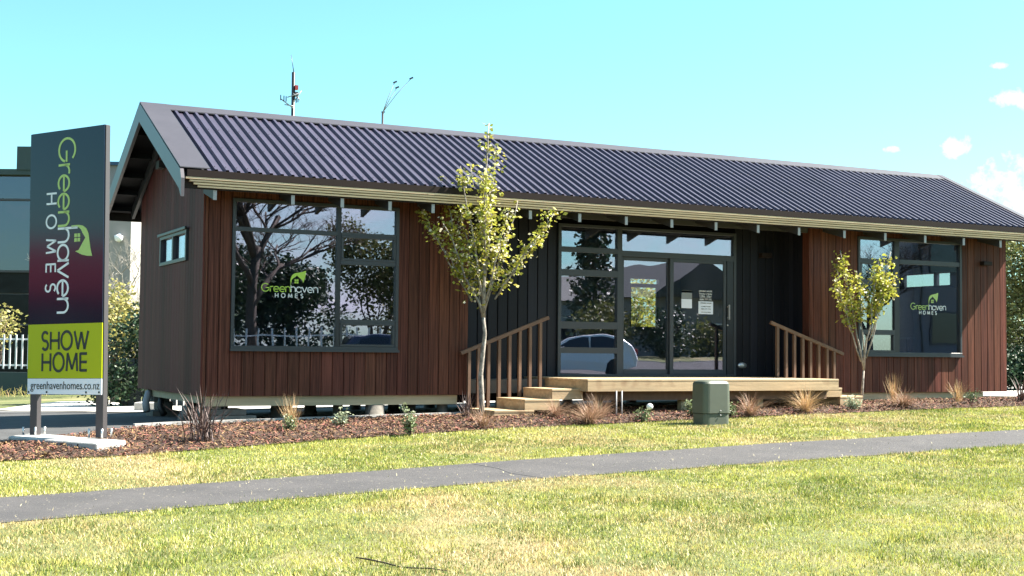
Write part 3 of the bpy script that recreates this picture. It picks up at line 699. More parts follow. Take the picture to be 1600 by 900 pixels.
# subfloor: bearers, piles and blocking under the house
box('bearer', M['bearer'], home, 0.06, 3.70, 0.03, 0.14, -0.135, -0.004)
box('bearer', M['bearer'], home, 10.2, 14.0, 0.03, 0.14, -0.135, -0.004)
box('bearer', M['bearer'], home, 0.06, LN - 0.3, WD - 0.3, WD - 0.16, -0.12, -0.004)
box('bearer', M['lining'], home, 0.3, LN - 0.3, 1.9, 2.04, -0.14, 0.015)
for x in (0.05, 0.9): box('joist', M['bearer'], home, x, x + 0.05, 0.3, WD - 0.35, -0.105, 0.015)
for x, w, z0s, y in ((0.10, 0.36, 1, 0.18), (0.02, 0.55, 0, 0.16)):
    pass
def stack(x, y, w, d, tops, mname='block'):
    z = G(x, max(y, 0)) - 0.02
    for i, (dx, ww, h) in enumerate(tops):
        box('timber_block', M[mname], home, x + dx, x + dx + ww, y + rnd.uniform(-.02, .02), y + d, z, z + h - 0.003, 0.006); z += h
stack(0.05, 0.06, 0.6, 0.5, [(0.0, 0.72, 0.12), (0.02, 0.56, 0.085), (0.08, 0.16, 0.05)])
stack(-0.02, 0.9, 0.5, 0.3, [(0.0, 0.35, 0.11), (0.05, 0.2, 0.12)])
stack(0.05, 3.1, 0.5, 0.5, [(0.0, 0.4, 0.12), (0.12, 0.18, 0.14), (0.0, 0.25, 0.09)])
def pile(x, y, r, kind='block'):
    z = G(x, max(y, 0)) - 0.05
    mb = MB(); mb.lathe([(r * 1.15, 0), (r * 1.12, (-0.14 - z) * 0.45), (r, (-0.14 - z) * 0.46), (r, -0.14 - z)], (x, y, z), 14); mb.build('pile', M[kind], home)
for x, y, r in ((1.25, 0.5, 0.15), (2.05, 0.45, 0.07), (2.48, 0.12, 0.135), (3.15, 0.5, 0.1), (3.55, 0.22, 0.08)): pile(x, y, r)
for x in np.arange(0.8, 14.5, 1.35):
    for y in (1.95, 3.65): pile(float(x), y, 0.09)
for x in (11.0, 12.4, 13.6): pile(x, 0.4, 0.09)
# drain pipes hanging below the rear left corner
dp = MB(); dp.tube([(0.08, 3.35, 0.0), (0.0, 3.2, -0.06), (-0.06, 3.1, -0.2), (-0.05, 3.05, -0.33)], 0.055, 10); dp.build('drain_pipe', M['pipe'], home)
dp = MB(); dp.tube([(0.15, 2.9, 0.0), (0.1, 2.85, -0.25), (0.14, 2.75, -0.36)], 0.05, 10); dp.build('drain_pipe', M['black'], home)

# ------------------------------------------------------------------ lettering
class Stroke:
    """flat lettering drawn as ribbons, local 2-D units (x right, y up); build() maps them onto a plane"""
    def __init__(s): s.q = []
    def line(s, pts, w):
        m = len(pts); L_, R_ = [], []
        for i in range(m):
            a = Vector(pts[max(i - 1, 0)]); b = Vector(pts[min(i + 1, m - 1)]); t = (b - a).normalized(); nrm = Vector((-t.y, t.x)); p = Vector(pts[i])
            L_.append(p + nrm * w / 2); R_.append(p - nrm * w / 2)
        for i in range(m - 1): s.q.append([R_[i], R_[i + 1], L_[i + 1], L_[i]])
    def arc(s, c, r, a0, a1, w, n=22, ry=None):
        ry = ry or r
        s.line([(c[0] + r * math.cos(R(a0 + (a1 - a0) * i / n)), c[1] + ry * math.sin(R(a0 + (a1 - a0) * i / n))) for i in range(n + 1)], w)
    def poly(s, pts): s.q.append([Vector(p) for p in pts])
    def build(s, name, m, parent, origin, ux, uy, un, t=0.003):
        mb = MB(); origin = Vector(origin)
        for q in s.q:
            base = [origin + ux * p.x + uy * p.y for p in q]; n = len(q)
            mb.add([b for b in base] + [b + un * t for b in base], [tuple(range(n - 1, -1, -1)), tuple(range(n, 2 * n))] + [(i, (i + 1) % n, n + (i + 1) % n, n + i) for i in range(n)])
        return mb.build(name, m, parent)
def word(st, text, x, w):
    gap = 0.15
    for c in text:
        if c == 'G':
            st.arc((x + .74, .74), .72, 42, 345, w); st.line([(x + 1.47, .70), (x + .78, .70)], w); x += 1.5
        elif c == 'r': st.line([(x, 0), (x, 1)], w); st.arc((x + .42, .54), .42, 180, 70, w, 8); x += .5
        elif c == 'e': st.arc((x + .48, .48), .48, 0, 315, w); st.line([(x, .48), (x + .96, .48)], w); x += .98
        elif c == 'n': st.line([(x, 0), (x, 1)], w); st.arc((x + .42, .56), .42, 180, 0, w, 12); st.line([(x + .84, .56), (x + .84, 0)], w); x += .86
        elif c == 'h': st.line([(x, 0), (x, 1.75)], w); st.arc((x + .42, .56), .42, 180, 0, w, 12); st.line([(x + .84, .56), (x + .84, 0)], w); x += .86
        elif c == 'a': st.arc((x + .48, .48), .48, 0, 360, w); st.line([(x + .96, 0), (x + .96, 1)], w); x += .98
        elif c == 'v': st.line([(x, 1), (x + .44, 0)], w); st.line([(x + .44, 0), (x + .88, 1)], w); x += .90
        x += gap
    return x
def caps(st, text, x, y, h, w, sp):
    for c in text:
        if c == 'H': st.line([(x, y), (x, y + h)], w); st.line([(x + .7 * h, y), (x + .7 * h, y + h)], w); st.line([(x, y + h / 2), (x + .7 * h, y + h / 2)], w); x += .7 * h
        elif c == 'O': st.arc((x + .45 * h, y + h / 2), .45 * h, 0, 360, w, 24, h / 2); x += .9 * h
        elif c == 'M': st.line([(x, y), (x + .08 * h, y + h)], w); st.line([(x + .08 * h, y + h), (x + .45 * h, y + .1 * h)], w); st.line([(x + .45 * h, y + .1 * h), (x + .82 * h, y + h)], w); st.line([(x + .82 * h, y + h), (x + .9 * h, y)], w); x += .9 * h
        elif c == 'W': st.line([(x, y + h), (x + .30 * h, y)], w); st.line([(x + .30 * h, y), (x + .575 * h, y + .95 * h)], w); st.line([(x + .575 * h, y + .95 * h), (x + .85 * h, y)], w); st.line([(x + .85 * h, y), (x + 1.15 * h, y + h)], w); x += 1.15 * h
        elif c == 'E': st.line([(x, y), (x, y + h)], w); [st.line([(x, y + k * h), (x + .55 * h, y + k * h)], w) for k in (.04, .5, .96)]; x += .55 * h
        elif c == 'S': st.arc((x + .28 * h, y + .74 * h), .25 * h, 30, 270, w, 12); st.arc((x + .28 * h, y + .25 * h), .25 * h, 90, -150, w, 12); x += .55 * h
        x += sp
def leaf(st, ox, oy, lx=1.0, ly=1.0):
    o = lambda p: (ox + p[0] * lx, oy + p[1] * ly)
    outer = [(0.0, 0.0), (0.0, 1.0), (.10, 1.55), (.38, 2.0), (.85, 2.28), (1.5, 2.42), (2.2, 2.55), (2.95, 2.80)]
    inner = [(.22, 0.0), (.22, 1.0), (.42, 1.28), (.80, 1.52), (1.22, 1.88), (1.70, 1.50), (2.32, 1.0), (2.42, .55)]
    right = [(2.95, 2.80), (2.90, 2.1), (2.76, 1.4), (2.42, .55)]
    q = [o(outer[i]) for i in range(len(outer))]
    for i in range(4): st.poly([o(inner[i]), o(inner[i + 1]), o(outer[i + 1]), o(outer[i])][::1])
    st.poly([o(inner[4]), o(inner[5]), o(outer[5]), o(outer[4])]); st.poly([o(inner[5]), o(right[2]), o(right[1]), o(outer[6]), o(outer[5])])
    st.poly([o(right[1]), o(right[0]), o(outer[6])]); st.poly([o(inner[5]), o(inner[6]), o(right[2])]); st.poly([o(inner[6]), o(inner[7]), o(right[2])])
    for dx in (0, .42):
        for dy in (0, .42): st.poly([o((.78 + dx, .42 + dy)), o((1.12 + dx, .42 + dy)), o((1.12 + dx, .76 + dy)), o((.78 + dx, .76 + dy))])
def logo(parent, origin, ux, uy, un, width, sw_, lime, white, homes_shift, homes_scale=1.0, lsc=1.0):
    s = Stroke(); t = word(s, 'Green', 0.1, sw_)
    s2 = Stroke(); t2 = word(s2, 'haven', t, sw_)
    k = width / (t2 - 0.15); ux = ux * k; uy = uy * k
    s.build('lettering', lime, parent, origin, ux, uy, un)
    s2.build('lettering', white, parent, origin, ux, uy, un)
    s3 = Stroke(); leaf(s3, t - 0.16 + 0.02, 1.2, lsc, lsc); s3.build('leaf_emblem', lime, parent, origin, ux, uy, un)
    hs = homes_scale; hx = homes_shift[0]
    for c, adv in zip('HOMES', (.7, .9, .9, .55, .55)):
        s4 = Stroke(); caps(s4, c, hx, homes_shift[1], .78 * hs, sw_ * .85, 0); s4.build('letter', white, parent, origin, ux, uy, un); hx += adv * .78 * hs + .62 * hs
X_, Y_, Z_ = Vector((1, 0, 0)), Vector((0, 1, 0)), Vector((0, 0, 1))
logo(W1, (0.775, -0.003, 1.40), X_, Z_, -Y_, 0.80, 0.16, M['lime'], M['white_vinyl'], (2.7, -1.05))
logo(W3, (12.265, -0.003, 1.425), X_, Z_, -Y_, 0.82, 0.16, M['lime_pale'], M['white_vinyl'], (2.7, -1.05))
def text(body, m, parent, origin, ux, uy, un, size, width=None, name='lettering', t=0.003, bold=0.0):
    """built-in font, turned into a thin mesh; fitted to width"""
    c = bpy.data.curves.new('lettering', 'FONT'); c.body = body; c.size = 1.0; c.extrude = 0.5; c.resolution_u = 3; c.offset = bold
    o = bpy.data.objects.new('lettering', c); link(o)
    bpy.context.view_layer.update()
    me = bpy.data.meshes.new_from_object(o.evaluated_get(bpy.context.evaluated_depsgraph_get()))
    bpy.data.objects.remove(o)
    x = np.array([v.co[:] for v in me.vertices]); x0, x1 = x[:, 0].min(), x[:, 0].max()
    cap = 0.73
    sx = (width / (x1 - x0)) if width else size / cap; sy = size / cap
    off = worldloc(parent); org = Vector(origin) - off
    for v in me.vertices:
        v.co = org + ux * ((v.co.x - x0) * sx) + uy * (v.co.y * sy) + un * ((v.co.z + 0.5) * t)
    me.materials.clear(); me.materials.append(m)
    o = link(bpy.data.objects.new(name, me), parent); return o
# notices stuck inside the right hand sliding door glass
gy = RY - 0.012 - 0.0045
pt = box('notice', M['paper_grey'], sl2, 8.03, 8.235, gy - 0.003, gy, 1.52, 1.655); box('notice', M['paper'], sl2, 8.03, 8.235, gy - 0.003, gy, 1.365, 1.515)
box('notice', M['paper'], sl2, 8.03, 8.235, gy - 0.003, gy, 1.62, 1.652)
pn = box('notice', M['paper'], sl2, 8.365, 8.655, gy - 0.003, gy, 1.275, 1.485)
for b_, z, h, w in (('OPENING HOURS', 1.640, .028, .26), ('Thursday to Sunday', 1.598, .028, .26), ('11.00am - 4.00pm', 1.560, .028, .235), ('0800 777 775', 1.500, .032, .235)):
    text(b_, M['white_vinyl'], sl2, (8.375 + (.26 - w) / 2, gy - 0.0005, z), X_, Z_, -Y_, h, w)
box('rule_line', M['white_vinyl'], sl2, 8.39, 8.62, gy - 0.002, gy, 1.545, 1.549)
for b_, z, h, w in (('OPENING HOURS', 1.448, .018, .22), ('CLOSED TODAY', 1.392, .016, .19), ('0800 777 775', 1.352, .016, .19), ('FOR ENQUIRIES', 1.300, .014, .19)):
    text(b_, M['ink'], sl2, (8.38 + (.26 - w) / 2, gy - 0.0035, z), X_, Z_, -Y_, h, w)

# ------------------------------------------------------------------ deck, steps, hand rails
DX0, DX1, DY0, DZ = 5.12, 9.62, -1.25, 0.25
deck = thing('timber_deck', 'low pine entry deck with steps down each end', 'deck', (7.3, -0.3, -0.3))
nb = 14
bw = (RY - 0.05 - DY0) / nb
bm_ = None
for i in range(nb):
    y0 = DY0 + i * bw
    if bm_ is None:
        bm_ = MB().box(DX0, DX1, y0 + 0.002, y0 + bw - 0.003, DZ - 0.032, DZ).build('deck_board', M['pine'], deck, 0.003); by0 = y0
    else: inst('deck_board', bm_, deck, (0, y0 - by0, 0))
box('fascia', M['pine'], deck, DX0 + 0.002, DX1 - 0.002, DY0 + 0.004, DY0 + 0.045, DZ - 0.175, DZ - 0.034, 0.004)
box('fascia', M['pine'], deck, DX0 + 0.004, DX0 + 0.045, DY0 + 0.047, RY - 0.06, DZ - 0.175, DZ - 0.034)
box('fascia', M['pine'], deck, DX1 - 0.045, DX1 - 0.004, DY0 + 0.047, RY - 0.06, DZ - 0.175, DZ - 0.034)
box('bearer', M['rail'], deck, DX0 + 0.1, DX1 - 0.06, DY0 + 0.22, DY0 + 0.31, DZ - 0.31, DZ - 0.18)
for x in (5.45, 6.9, 8.3, 9.2):
    box('post', M['bearer'], deck, x, x + 0.1, DY0 + 0.31, DY0 + 0.41, G(x, -0.8) - 0.05, DZ - 0.18)
for x in (6.15, 8.9): box('joist', M['pine'], deck, x, x + 0.05, -0.6, 0.5, DZ - 0.17, DZ - 0.04)
def step(x0, x1, y0, y1, zt, h):
    s = box('step', M['pine'], deck, x0, x1, y0, y1, zt - 0.03, zt, 0.003)
    box('riser', M['pine'], s, x0 + 0.004, x0 + 0.04, y0 + 0.045, y1 - 0.004, zt - h, zt - 0.032)
    box('riser', M['pine'], s, x0 + 0.004, x1 - 0.004, y0 + 0.004, y0 + 0.042, zt - h, zt - 0.032)
    box('riser', M['pine'], s, x1 - 0.04, x1 - 0.004, y0 + 0.045, y1 - 0.004, zt - h, zt - 0.032)
    return s
for x0, x1, zt, h in ((4.68, 5.18, 0.108, 0.15), (4.25, 4.80, -0.035, 0.15), (3.78, 4.40, -0.185, 0.07)):
    step(x0, x1, -1.02, -0.13, zt, h)
for x0, x1, zt, h in ((9.35, 9.88, 0.108, 0.14), (9.84, 10.30, -0.02, 0.155), (10.28, 10.72, -0.165, 0.05)):
    step(x0, x1, -1.02, -0.13, zt, h)
def handrail(a, b, xs_, zlow, lbl):
    t = thing('handrail', lbl, 'handrail', ((a[0] + b[0]) / 2, -0.1, 0.0))
    MB().bar(a, b, 0.05, 0.055).build('top_rail', M['rail'], t, 0.004)
    for x in xs_:
        f = (x - a[0]) / (b[0] - a[0]); z = a[2] + (b[2] - a[2]) * f
        box('baluster', M['rail'], t, x - 0.022, x + 0.022, -0.125, -0.075, zlow(x), z - 0.028)
    return t
handrail((3.69, -0.1, 0.595), (5.11, -0.1, 1.135), [3.82, 3.97, 4.128, 4.30, 4.469, 4.636, 4.804, 4.974], lambda x: -0.215 if x < 4.24 else (-0.15 if x < 4.67 else 0.0),
         'timber handrail rising to the right over the left hand steps, balusters below')
handrail((9.19, -0.1, 1.14), (10.69, -0.1, 0.640), [9.327, 9.502, 9.671, 9.842, 10.0, 10.173, 10.347, 10.495], lambda x: 0.25 if x < 9.60 else (-0.02 if x < 10.29 else -0.19),
         'timber handrail falling to the right over the right hand steps, balusters below')
# two thin service pipes rising to the deck edge
for x, n in ((5.51, 'left'), (5.60, 'right')):
    o = MB().tube([(x, -1.38, G(x, -1.38) - 0.05), (x, -1.38, 0.09)], 0.010, 8).build('service_pipe', M['pipe'], None)
    tag(o, 'thin grey pipe from bark to deck edge, %s of the pair' % ('left' if n == 'left' else 'right'), 'pipe', 'pipes in front of the deck')

# ------------------------------------------------------------------ sign
SL = Vector((-2.335, -1.49, 0)); SRt = Vector((-1.70, -2.505, 0))
u = (SRt - SL).normalized(); nn = Vector((u.y, -u.x, 0)); SWD = (SRt - SL).length
if nn.dot(Vector((-1, -1, 0))) < 0: nn = -nn
sign = thing('sign_board', 'tall narrow dark sign with lime show home panel on two posts', 'sign', (-2.02, -2.0, -0.48))
def sp(a, z, d=0.0): p = SL + u * a + nn * d; return Vector((p.x, p.y, z))
def sbox(name, m, a0, a1, z0, z1, d0, d1, parent=sign, bevel=0.0):
    mb = MB(); vs = [sp(a, z, d) for z in (z0, z1) for (a, d) in ((a0, d0), (a1, d0), (a1, d1), (a0, d1))]
    mb.add(vs, [(0, 1, 2, 3), (7, 6, 5, 4), (0, 4, 5, 1), (1, 5, 6, 2), (2, 6, 7, 3), (3, 7, 4, 0)])
    o = mb.build(name, m, parent, bevel)
    bm = bmesh.new(); bm.from_mesh(o.data); bmesh.ops.recalc_face_normals(bm, faces=bm.faces); bm.to_mesh(o.data); bm.free(); return o
ZT, ZB, ZY, ZW = 3.06, 0.098, 0.885, 0.275
sbox('panel', M['sign_navy'], 0.0, SWD, ZY + 0.002, ZT, 0.0, 0.012)
sbox('panel', M['sign_lime'], 0.0, SWD, ZW + 0.002, ZY - 0.002, 0.0, 0.012)
sbox('panel', M['sign_white'], 0.0, SWD, ZB, ZW - 0.002, 0.0, 0.012)
sbox('frame', M['sign_frame'], 0.004, SWD - 0.004, ZB + 0.01, ZT + 0.006, -0.065, -0.001)
sbox('post', M['sign_frame'], 0.03, 0.145, -0.37, ZB + 0.0, -0.066, -0.001, bevel=0.004)
sbox('post', M['sign_frame'], SWD - 0.105, SWD + 0.01, -0.37, ZT + 0.003, -0.067, -0.0015, bevel=0.004)
for a in (0.0, SWD - 0.13):
    for k in (-0.035, 0.165):
        for d in (-0.10, 0.03):
            p = sp(a + k, -0.37, d); MB().tube([p, p + Vector((0, 0, 0.10))], 0.012, 6).build('bolt', M['bolt'], sign)
for a in (0.02, 0.3, 0.87, SWD - 0.03):
    for zc in (ZB + 0.03,): MB().lathe([(0.011, 0), (0.009, 0.006)], (0, 0, 0), 8)
fo = MB()
qf = [Vector((-1.88, -3.21, 0)), Vector((-1.50, -2.81, 0))]; qd = Vector((-0.68, 1.43, 0)) * 1.10
fo.add([tuple(p + Vector((0, 0, z))) for z in (-0.56, -0.37) for p in (qf[0], qf[1], qf[1] + qd, qf[0] + qd * 0.93)],
       [(0, 1, 2, 3), (7, 6, 5, 4), (0, 4, 5, 1), (1, 5, 6, 2), (2, 6, 7, 3), (3, 7, 4, 0)])
fo = fo.build('footing', M['concrete'], sign, 0.012)
bm = bmesh.new(); bm.from_mesh(fo.data); bmesh.ops.recalc_face_normals(bm, faces=bm.faces); bm.to_mesh(fo.data); bm.free()
SD = 0.0125
# vertical logo: reads top to bottom, tops of letters to the right
logo(sign, sp(0.395 * SWD, 2.985, SD), -Z_, u, nn, 1.98, 0.14, M['lime_pale'], M['white_vinyl'], (3.45, -1.05), 1.15, 0.66)
def sign_word(word_, a0, z0, wid, h):
    adv = {'S': .55, 'H': .7, 'O': .9, 'W': 1.15, 'M': .9, 'E': .55}; sp_ = (wid - sum(adv[c] for c in word_) * h * .95) / (len(word_) - 1); x = a0
    for c in word_:
        st = Stroke(); caps(st, c, 0, 0, 1.0, .155, 0); st.build('letter', M['ink'], sign, sp(x, z0, SD), u * h * .95, Z_ * h, nn); x += adv[c] * h * .95 + sp_
sign_word('SHOW', 0.195 * SWD, 0.597, 0.625 * SWD, 0.200)
sign_word('HOME', 0.205 * SWD, 0.356, 0.600 * SWD, 0.200)
text('greenhavenhomes.co.nz', M['ink'], sign, sp(0.045 * SWD, 0.155, SD), u, Z_, nn, 0.093, 0.93 * SWD)
for a in (0.02, 0.27, 0.80, 0.97):
    p = sp(a * SWD, ZB + 0.025, SD); b_ = MB().tube([p, p + nn * 0.006], 0.012, 8); b_.build('screw_head', M['ink'], sign)

# ------------------------------------------------------------------ green utility pillar
ux_, uy_ = 6.36, -2.45
up = thing('utility_pillar', 'squat green plastic utility box at the edge of the lawn', 'utility box', (ux_, uy_, G(ux_, uy_)))
def rrect(w, d, r, z, n=5):
    pts = []
    for cx, cy, a0 in ((w - r, d - r, 0), (-w + r, d - r, 90), (-w + r, -d + r, 180), (w - r, -d + r, 270)):
        for i in range(n + 1):
            a = R(a0 + 90 * i / n); pts.append((ux_ + cx + r * math.cos(a), uy_ + cy + r * math.sin(a), z))
    return pts
def rloft(rings, name, m, parent):
    mb = MB(); k = len(rings[0]); vs = [p for r_ in rings for p in r_]
    fs = [(j * k + i, j * k + (i + 1) % k, (j + 1) * k + (i + 1) % k, (j + 1) * k + i) for j in range(len(rings) - 1) for i in range(k)]
    fs += [tuple(range(k - 1, -1, -1)), tuple(range((len(rings) - 1) * k, len(rings) * k))]
    mb.add(vs, fs, False); return mb.build(name, m, parent, 0.004)
zb = G(ux_, uy_) - 0.05
rloft([rrect(.212, .17, .075, zb), rrect(.208, .167, .075, zb + .195)], 'base', M['green_box'], up)
rloft([rrect(.222, .18, .08, zb + .20), rrect(.216, .175, .08, zb + .60), rrect(.20, .16, .08, zb + .628), rrect(.15, .12, .07, zb + .645)], 'lid', M['green_box'], up)
for zz in (.175, .235): MB().tube([(ux_ + 0.03, uy_ - .178, zb + zz), (ux_ + 0.03, uy_ - .186, zb + zz)], 0.009, 8).build('bolt', M['pipe'], up)

# ------------------------------------------------------------------ plants
def leaf_quads(c, n_per, size, spread, rr):
    """folded two-triangle leaves round centres c -> (n,4,3)"""
    out = []
    for p in c:
        for _ in range(n_per):
            q = Vector(p) + Vector((rr.gauss(0, spread), rr.gauss(0, spread), rr.gauss(0, spread)))
            th = rr.uniform(0, 6.283); el = rr.uniform(-0.9, 0.6); d = Vector((math.cos(th) * math.cos(el), math.sin(th) * math.cos(el), math.sin(el)))
            s = d.cross(Vector((rr.uniform(-1, 1), rr.uniform(-1, 1), rr.uniform(-0.2, 1)))).normalized()
            L_ = size * rr.uniform(0.6, 1.25); w = L_ * 0.32
            out.append((q, q + d * L_ * 0.5 - s * w, q + d * L_, q + d * L_ * 0.5 + s * w))
    return np.array([[tuple(v) for v in q] for q in out])
def crown(name, m, parent, quads):
    off = np.array(worldloc(parent)); return tris_mesh(name, (quads.reshape(-1, 3) - off), 4, m, parent)
def wob(p, q, n, amp, rr):
    p, q = Vector(p), Vector(q); pts = []
    for i in range(n + 1):
        f = i / n; k = 0 if i in (0,) else 1
        pts.append(p.lerp(q, f) + Vector((rr.gauss(0, amp), rr.gauss(0, amp), rr.gauss(0, amp * 0.5))) * k * (1 if i < n else 0.5))
    return pts
def young_tree(name, label, base, trunk_pts, trunk_r, limbs, seed, leaf_size, per, blossom=0.12, clusters=9, spread=0.05, mleaf='leaf_spring', stems=None):
    """limbs: list of (start fraction height point, end point, radius, n side twigs); coordinates relative to the base in the picture plane (dx, depth, dz)"""
    rr = random.Random(seed)
    lx = RX.copy(); lx.z = 0; lx.normalize(); ly = RF.copy(); ly.z = 0; ly.normalize()
    P = lambda a: Vector(base) + lx * a[0] + ly * a[1] + Vector((0, 0, a[2]))
    t = thing(name, label, 'tree', base, None)
    mb = MB()
    tp = [P(p) for p in trunk_pts]; mb.tube(tp, [trunk_r * (1 - 0.45 * i / (len(tp) - 1)) for i in range(len(tp))], 9)
    cents = []
    for (s, e, r, nt_, lf0) in limbs:
        pts = wob(P(s), P(e), 7, 0.016, rr)
        mb.tube(pts, [r * (1 - 0.8 * i / 7) + 0.002 for i in range(8)], 6)
        Ln = (P(e) - P(s)).length
        for k in range(int(clusters * Ln * 2.2)):
            f = rr.uniform(lf0, 1.0); i = min(int(f * 7), 6); c = pts[i].lerp(pts[i + 1], f * 7 - i); cents.append(c + Vector((rr.gauss(0, .025), rr.gauss(0, .025), rr.gauss(0, .025))))
        for k in range(nt_):
            f = rr.uniform(max(lf0 - 0.05, 0.15), 0.92); i = min(int(f * 7), 6); c = pts[i].lerp(pts[i + 1], f * 7 - i)
            th = rr.uniform(0, 6.283); tl = rr.uniform(0.08, 0.24) * (1.15 - 0.6 * f)
            e2 = c + Vector((math.cos(th) * tl * 0.75, math.sin(th) * tl * 0.75, tl * rr.uniform(0.4, 1.0)))
            tw = wob(c, e2, 3, 0.01, rr); mb.tube(tw, [0.005, 0.004, 0.003, 0.002], 4)
            for q in range(4): cents.append(c.lerp(e2, rr.uniform(0.25, 1.0)))
    mb.build('trunk', M['bark_white'], t)
    q = leaf_quads(cents, per, leaf_size, spread, rr)
    rr2 = np.random.RandomState(seed); pick = rr2.rand(len(q)) < blossom
    crown('crown', M[mleaf], t, q[~pick])
    if pick.any():
        b = q[pick]; cc = b.mean(axis=1, keepdims=True); crown('blossom', M['leaf_blossom'], t, cc + (b - cc) * np.array([1, 1, 1]) * 0.85)
    return t
# the taller street tree: base at the steps
B1 = (3.74, -0.72, G(3.74, -0.72) + 0.03)
s1 = 1 / 112.0
def T1(u_, v_, d=0.0): return ((u_ - 752) * s1, d, (650 - v_) * s1)
trunk1 = [T1(752, 652), T1(751, 620), T1(749, 585, .02), T1(752, 550, .03), T1(755, 520, .02), T1(752, 492, 0)]
rr = random.Random(5)
limbs1 = []
for (su, sv), (eu, ev), r, nt_, d in (((752, 494), (757, 190), .028, 26, .02), ((752, 492), (690, 350), .019, 16, -.15), ((735, 470), (648, 318), .013, 8, .12), ((712, 410), (684, 268), .012, 15, .25),
        ((752, 470), (716, 262), .016, 20, -.25), ((754, 440), (768, 226), .014, 17, .18), ((752, 490), (806, 308), .017, 16, .3), ((775, 460), (862, 328), .012, 13, -.2),
        ((770, 466), (842, 362), .011, 14, .22), ((755, 420), (728, 250), .012, 14, .35), ((754, 400), (752, 268), .012, 16, -.35), ((748, 480), (706, 300), .012, 16, .0), ((755, 470), (790, 332), .012, 10, -.3),
        ((722, 440), (664, 352), .009, 9, -.1)):
    limbs1.append((T1(su, sv, 0.0), T1(eu, ev, d), r, int(nt_ * 0.6), 0.2 if su == 752 else 0.05))
young_tree('young_tree', 'taller slim young tree in fresh leaf before the left steps', B1, trunk1, 0.043, limbs1, 11, 0.066, 5, 0.20, clusters=5.5, spread=0.045)
B2 = (10.53, -0.72, G(10.53, -0.72) + 0.03)
s2 = 1 / 88.0
def T2(u_, v_, d=0.0): return ((u_ - 1345) * s2, d, (632 - v_) * s2)
trunk2 = [T2(1345, 634), T2(1347, 605), T2(1349, 580)]
limbs2 = []
for (su, sv), (eu, ev), r, nt_, d in (((1349, 582), (1318, 410), .016, 14, .1), ((1349, 582), (1368, 425), .018, 16, -.1), ((1352, 565), (1392, 412), .014, 14, .15), ((1345, 570), (1304, 452), .012, 9, -.2),
        ((1356, 540), (1400, 446), .010, 9, .2), ((1350, 560), (1345, 440), .012, 11, .25), ((1332, 530), (1312, 430), .009, 8, .1), ((1360, 530), (1378, 440), .010, 10, .0)):
    limbs2.append((T2(su, sv, 0.0), T2(eu, ev, d), r, nt_, 0.42))
young_tree('young_tree', 'shorter multi stemmed young tree in front of the right bay window', B2, trunk2, 0.026, limbs2, 23, 0.064, 4, 0.03, clusters=6, spread=0.045)

GREL = 'plants in the bark garden bed'
def blades(name, label, cat, x, y, n, h, spread, w, m, seed, droop=0.6, stiff=False, group=GREL, zoff=0.0, offs=0.03):
    rr = random.Random(seed); z = mulch_z(x, y) + zoff
    if name == 'tussock': h *= 1.25; spread *= 1.75; w *= 1.2; n = int(n * 1.3)
    t = thing(name, label, cat, (x, y, z), group); mb = MB()
    for k in range(n):
        th = rr.uniform(0, 6.283); hh = h * rr.uniform(0.55, 1.1); sp_ = spread * rr.uniform(0.15, 1.1)
        b = Vector((x + rr.gauss(0, offs), y + rr.gauss(0, offs), z)); d = Vector((math.cos(th), math.sin(th), 0)); s = Vector((-d.y, d.x, 0))
        seg = 4; pv = []
        for i in range(seg + 1):
            f = i / seg
            p = b + d * sp_ * (f ** (1.2 if stiff else 1.25)) + Vector((0, 0, hh * (f - droop * 0.5 * f * f * (sp_ / max(hh, .01)))))
            ww = w * (1 - f) ** 0.6 * (0.6 + 0.4 * min(1, f * 4))
            pv += [p - s * ww / 2, p + s * ww / 2]
        mb.add(pv, [(2 * i, 2 * i + 1, 2 * i + 3, 2 * i + 2) for i in range(seg)])
    mb.build('blades', M[m], t); return t
def shrub(name, label, x, y, h, wdt, m, seed, n=60, per=4, size=0.04, group=GREL, tip=None, zoff=0.0, cat='shrub', stemm='bark'):
    rr = random.Random(seed); z = mulch_z(x, y) + zoff
    t = thing(name, label, cat, (x, y, z), group)
    mb = MB(); cs = []; tips = []
    for k in range(max(6, n // 8)):
        th = rr.uniform(0, 6.283); r_ = wdt / 2 * rr.uniform(0.2, 1.0); e = Vector((x + math.cos(th) * r_, y + math.sin(th) * r_, z + h * rr.uniform(0.45, 1.0)))
        pts = wob((x, y, z - 0.02), e, 4, 0.012, rr); mb.tube(pts, [0.007, 0.006, 0.005, 0.004, 0.002], 4)
        for q in range(8):
            f = rr.uniform(0.3, 1.0); c = Vector((x, y, z)).lerp(e, f); cs.append(c)
            if f > 0.8: tips.append(c)
    mb.build('stem', M[stemm], t)
    crown('foliage', M[m], t, leaf_quads(cs, per, size, 0.028, rr))
    if tip: crown('flower', M[tip], t, leaf_quads(tips, 6, size * 0.8, 0.022, rr))
    return t
blades('flax', 'large dark bronze flax with tall upright blades left of the house corner', 'flax', -0.62, -2.60, 70, 0.64, 0.46, 0.018, 'flax', 1, 0.5, True, offs=0.07)
blades('flax', 'dark bronze flax clump just left of the taller young tree', 'flax', 3.38, -1.0, 34, 0.42, 0.30, 0.014, 'flax', 2, 0.5, True)
blades('flax', 'spiky dark flax at the far right end of the bark bed', 'flax', 13.75, -1.05, 26, 0.55, 0.5, 0.022, 'flax', 3, 0.5, True)
shrub('shrub', 'green shrub with tall reddish dead top in front of the left window', 0.62, -1.85, 0.20, 0.28, 'leaf_shrub', 4, 70, 4, 0.035)
blades('tussock', 'straw coloured grass tuft behind the leftmost green shrub', 'grass tuft', 0.72, -1.62, 90, 0.36, 0.12, 0.005, 'tussock_gold', 5, 0.5)
shrub('shrub', 'small pale green shrub standing second along the left bay', 1.30, -1.72, 0.22, 0.24, 'leaf_grey', 6, 60, 4, 0.04)
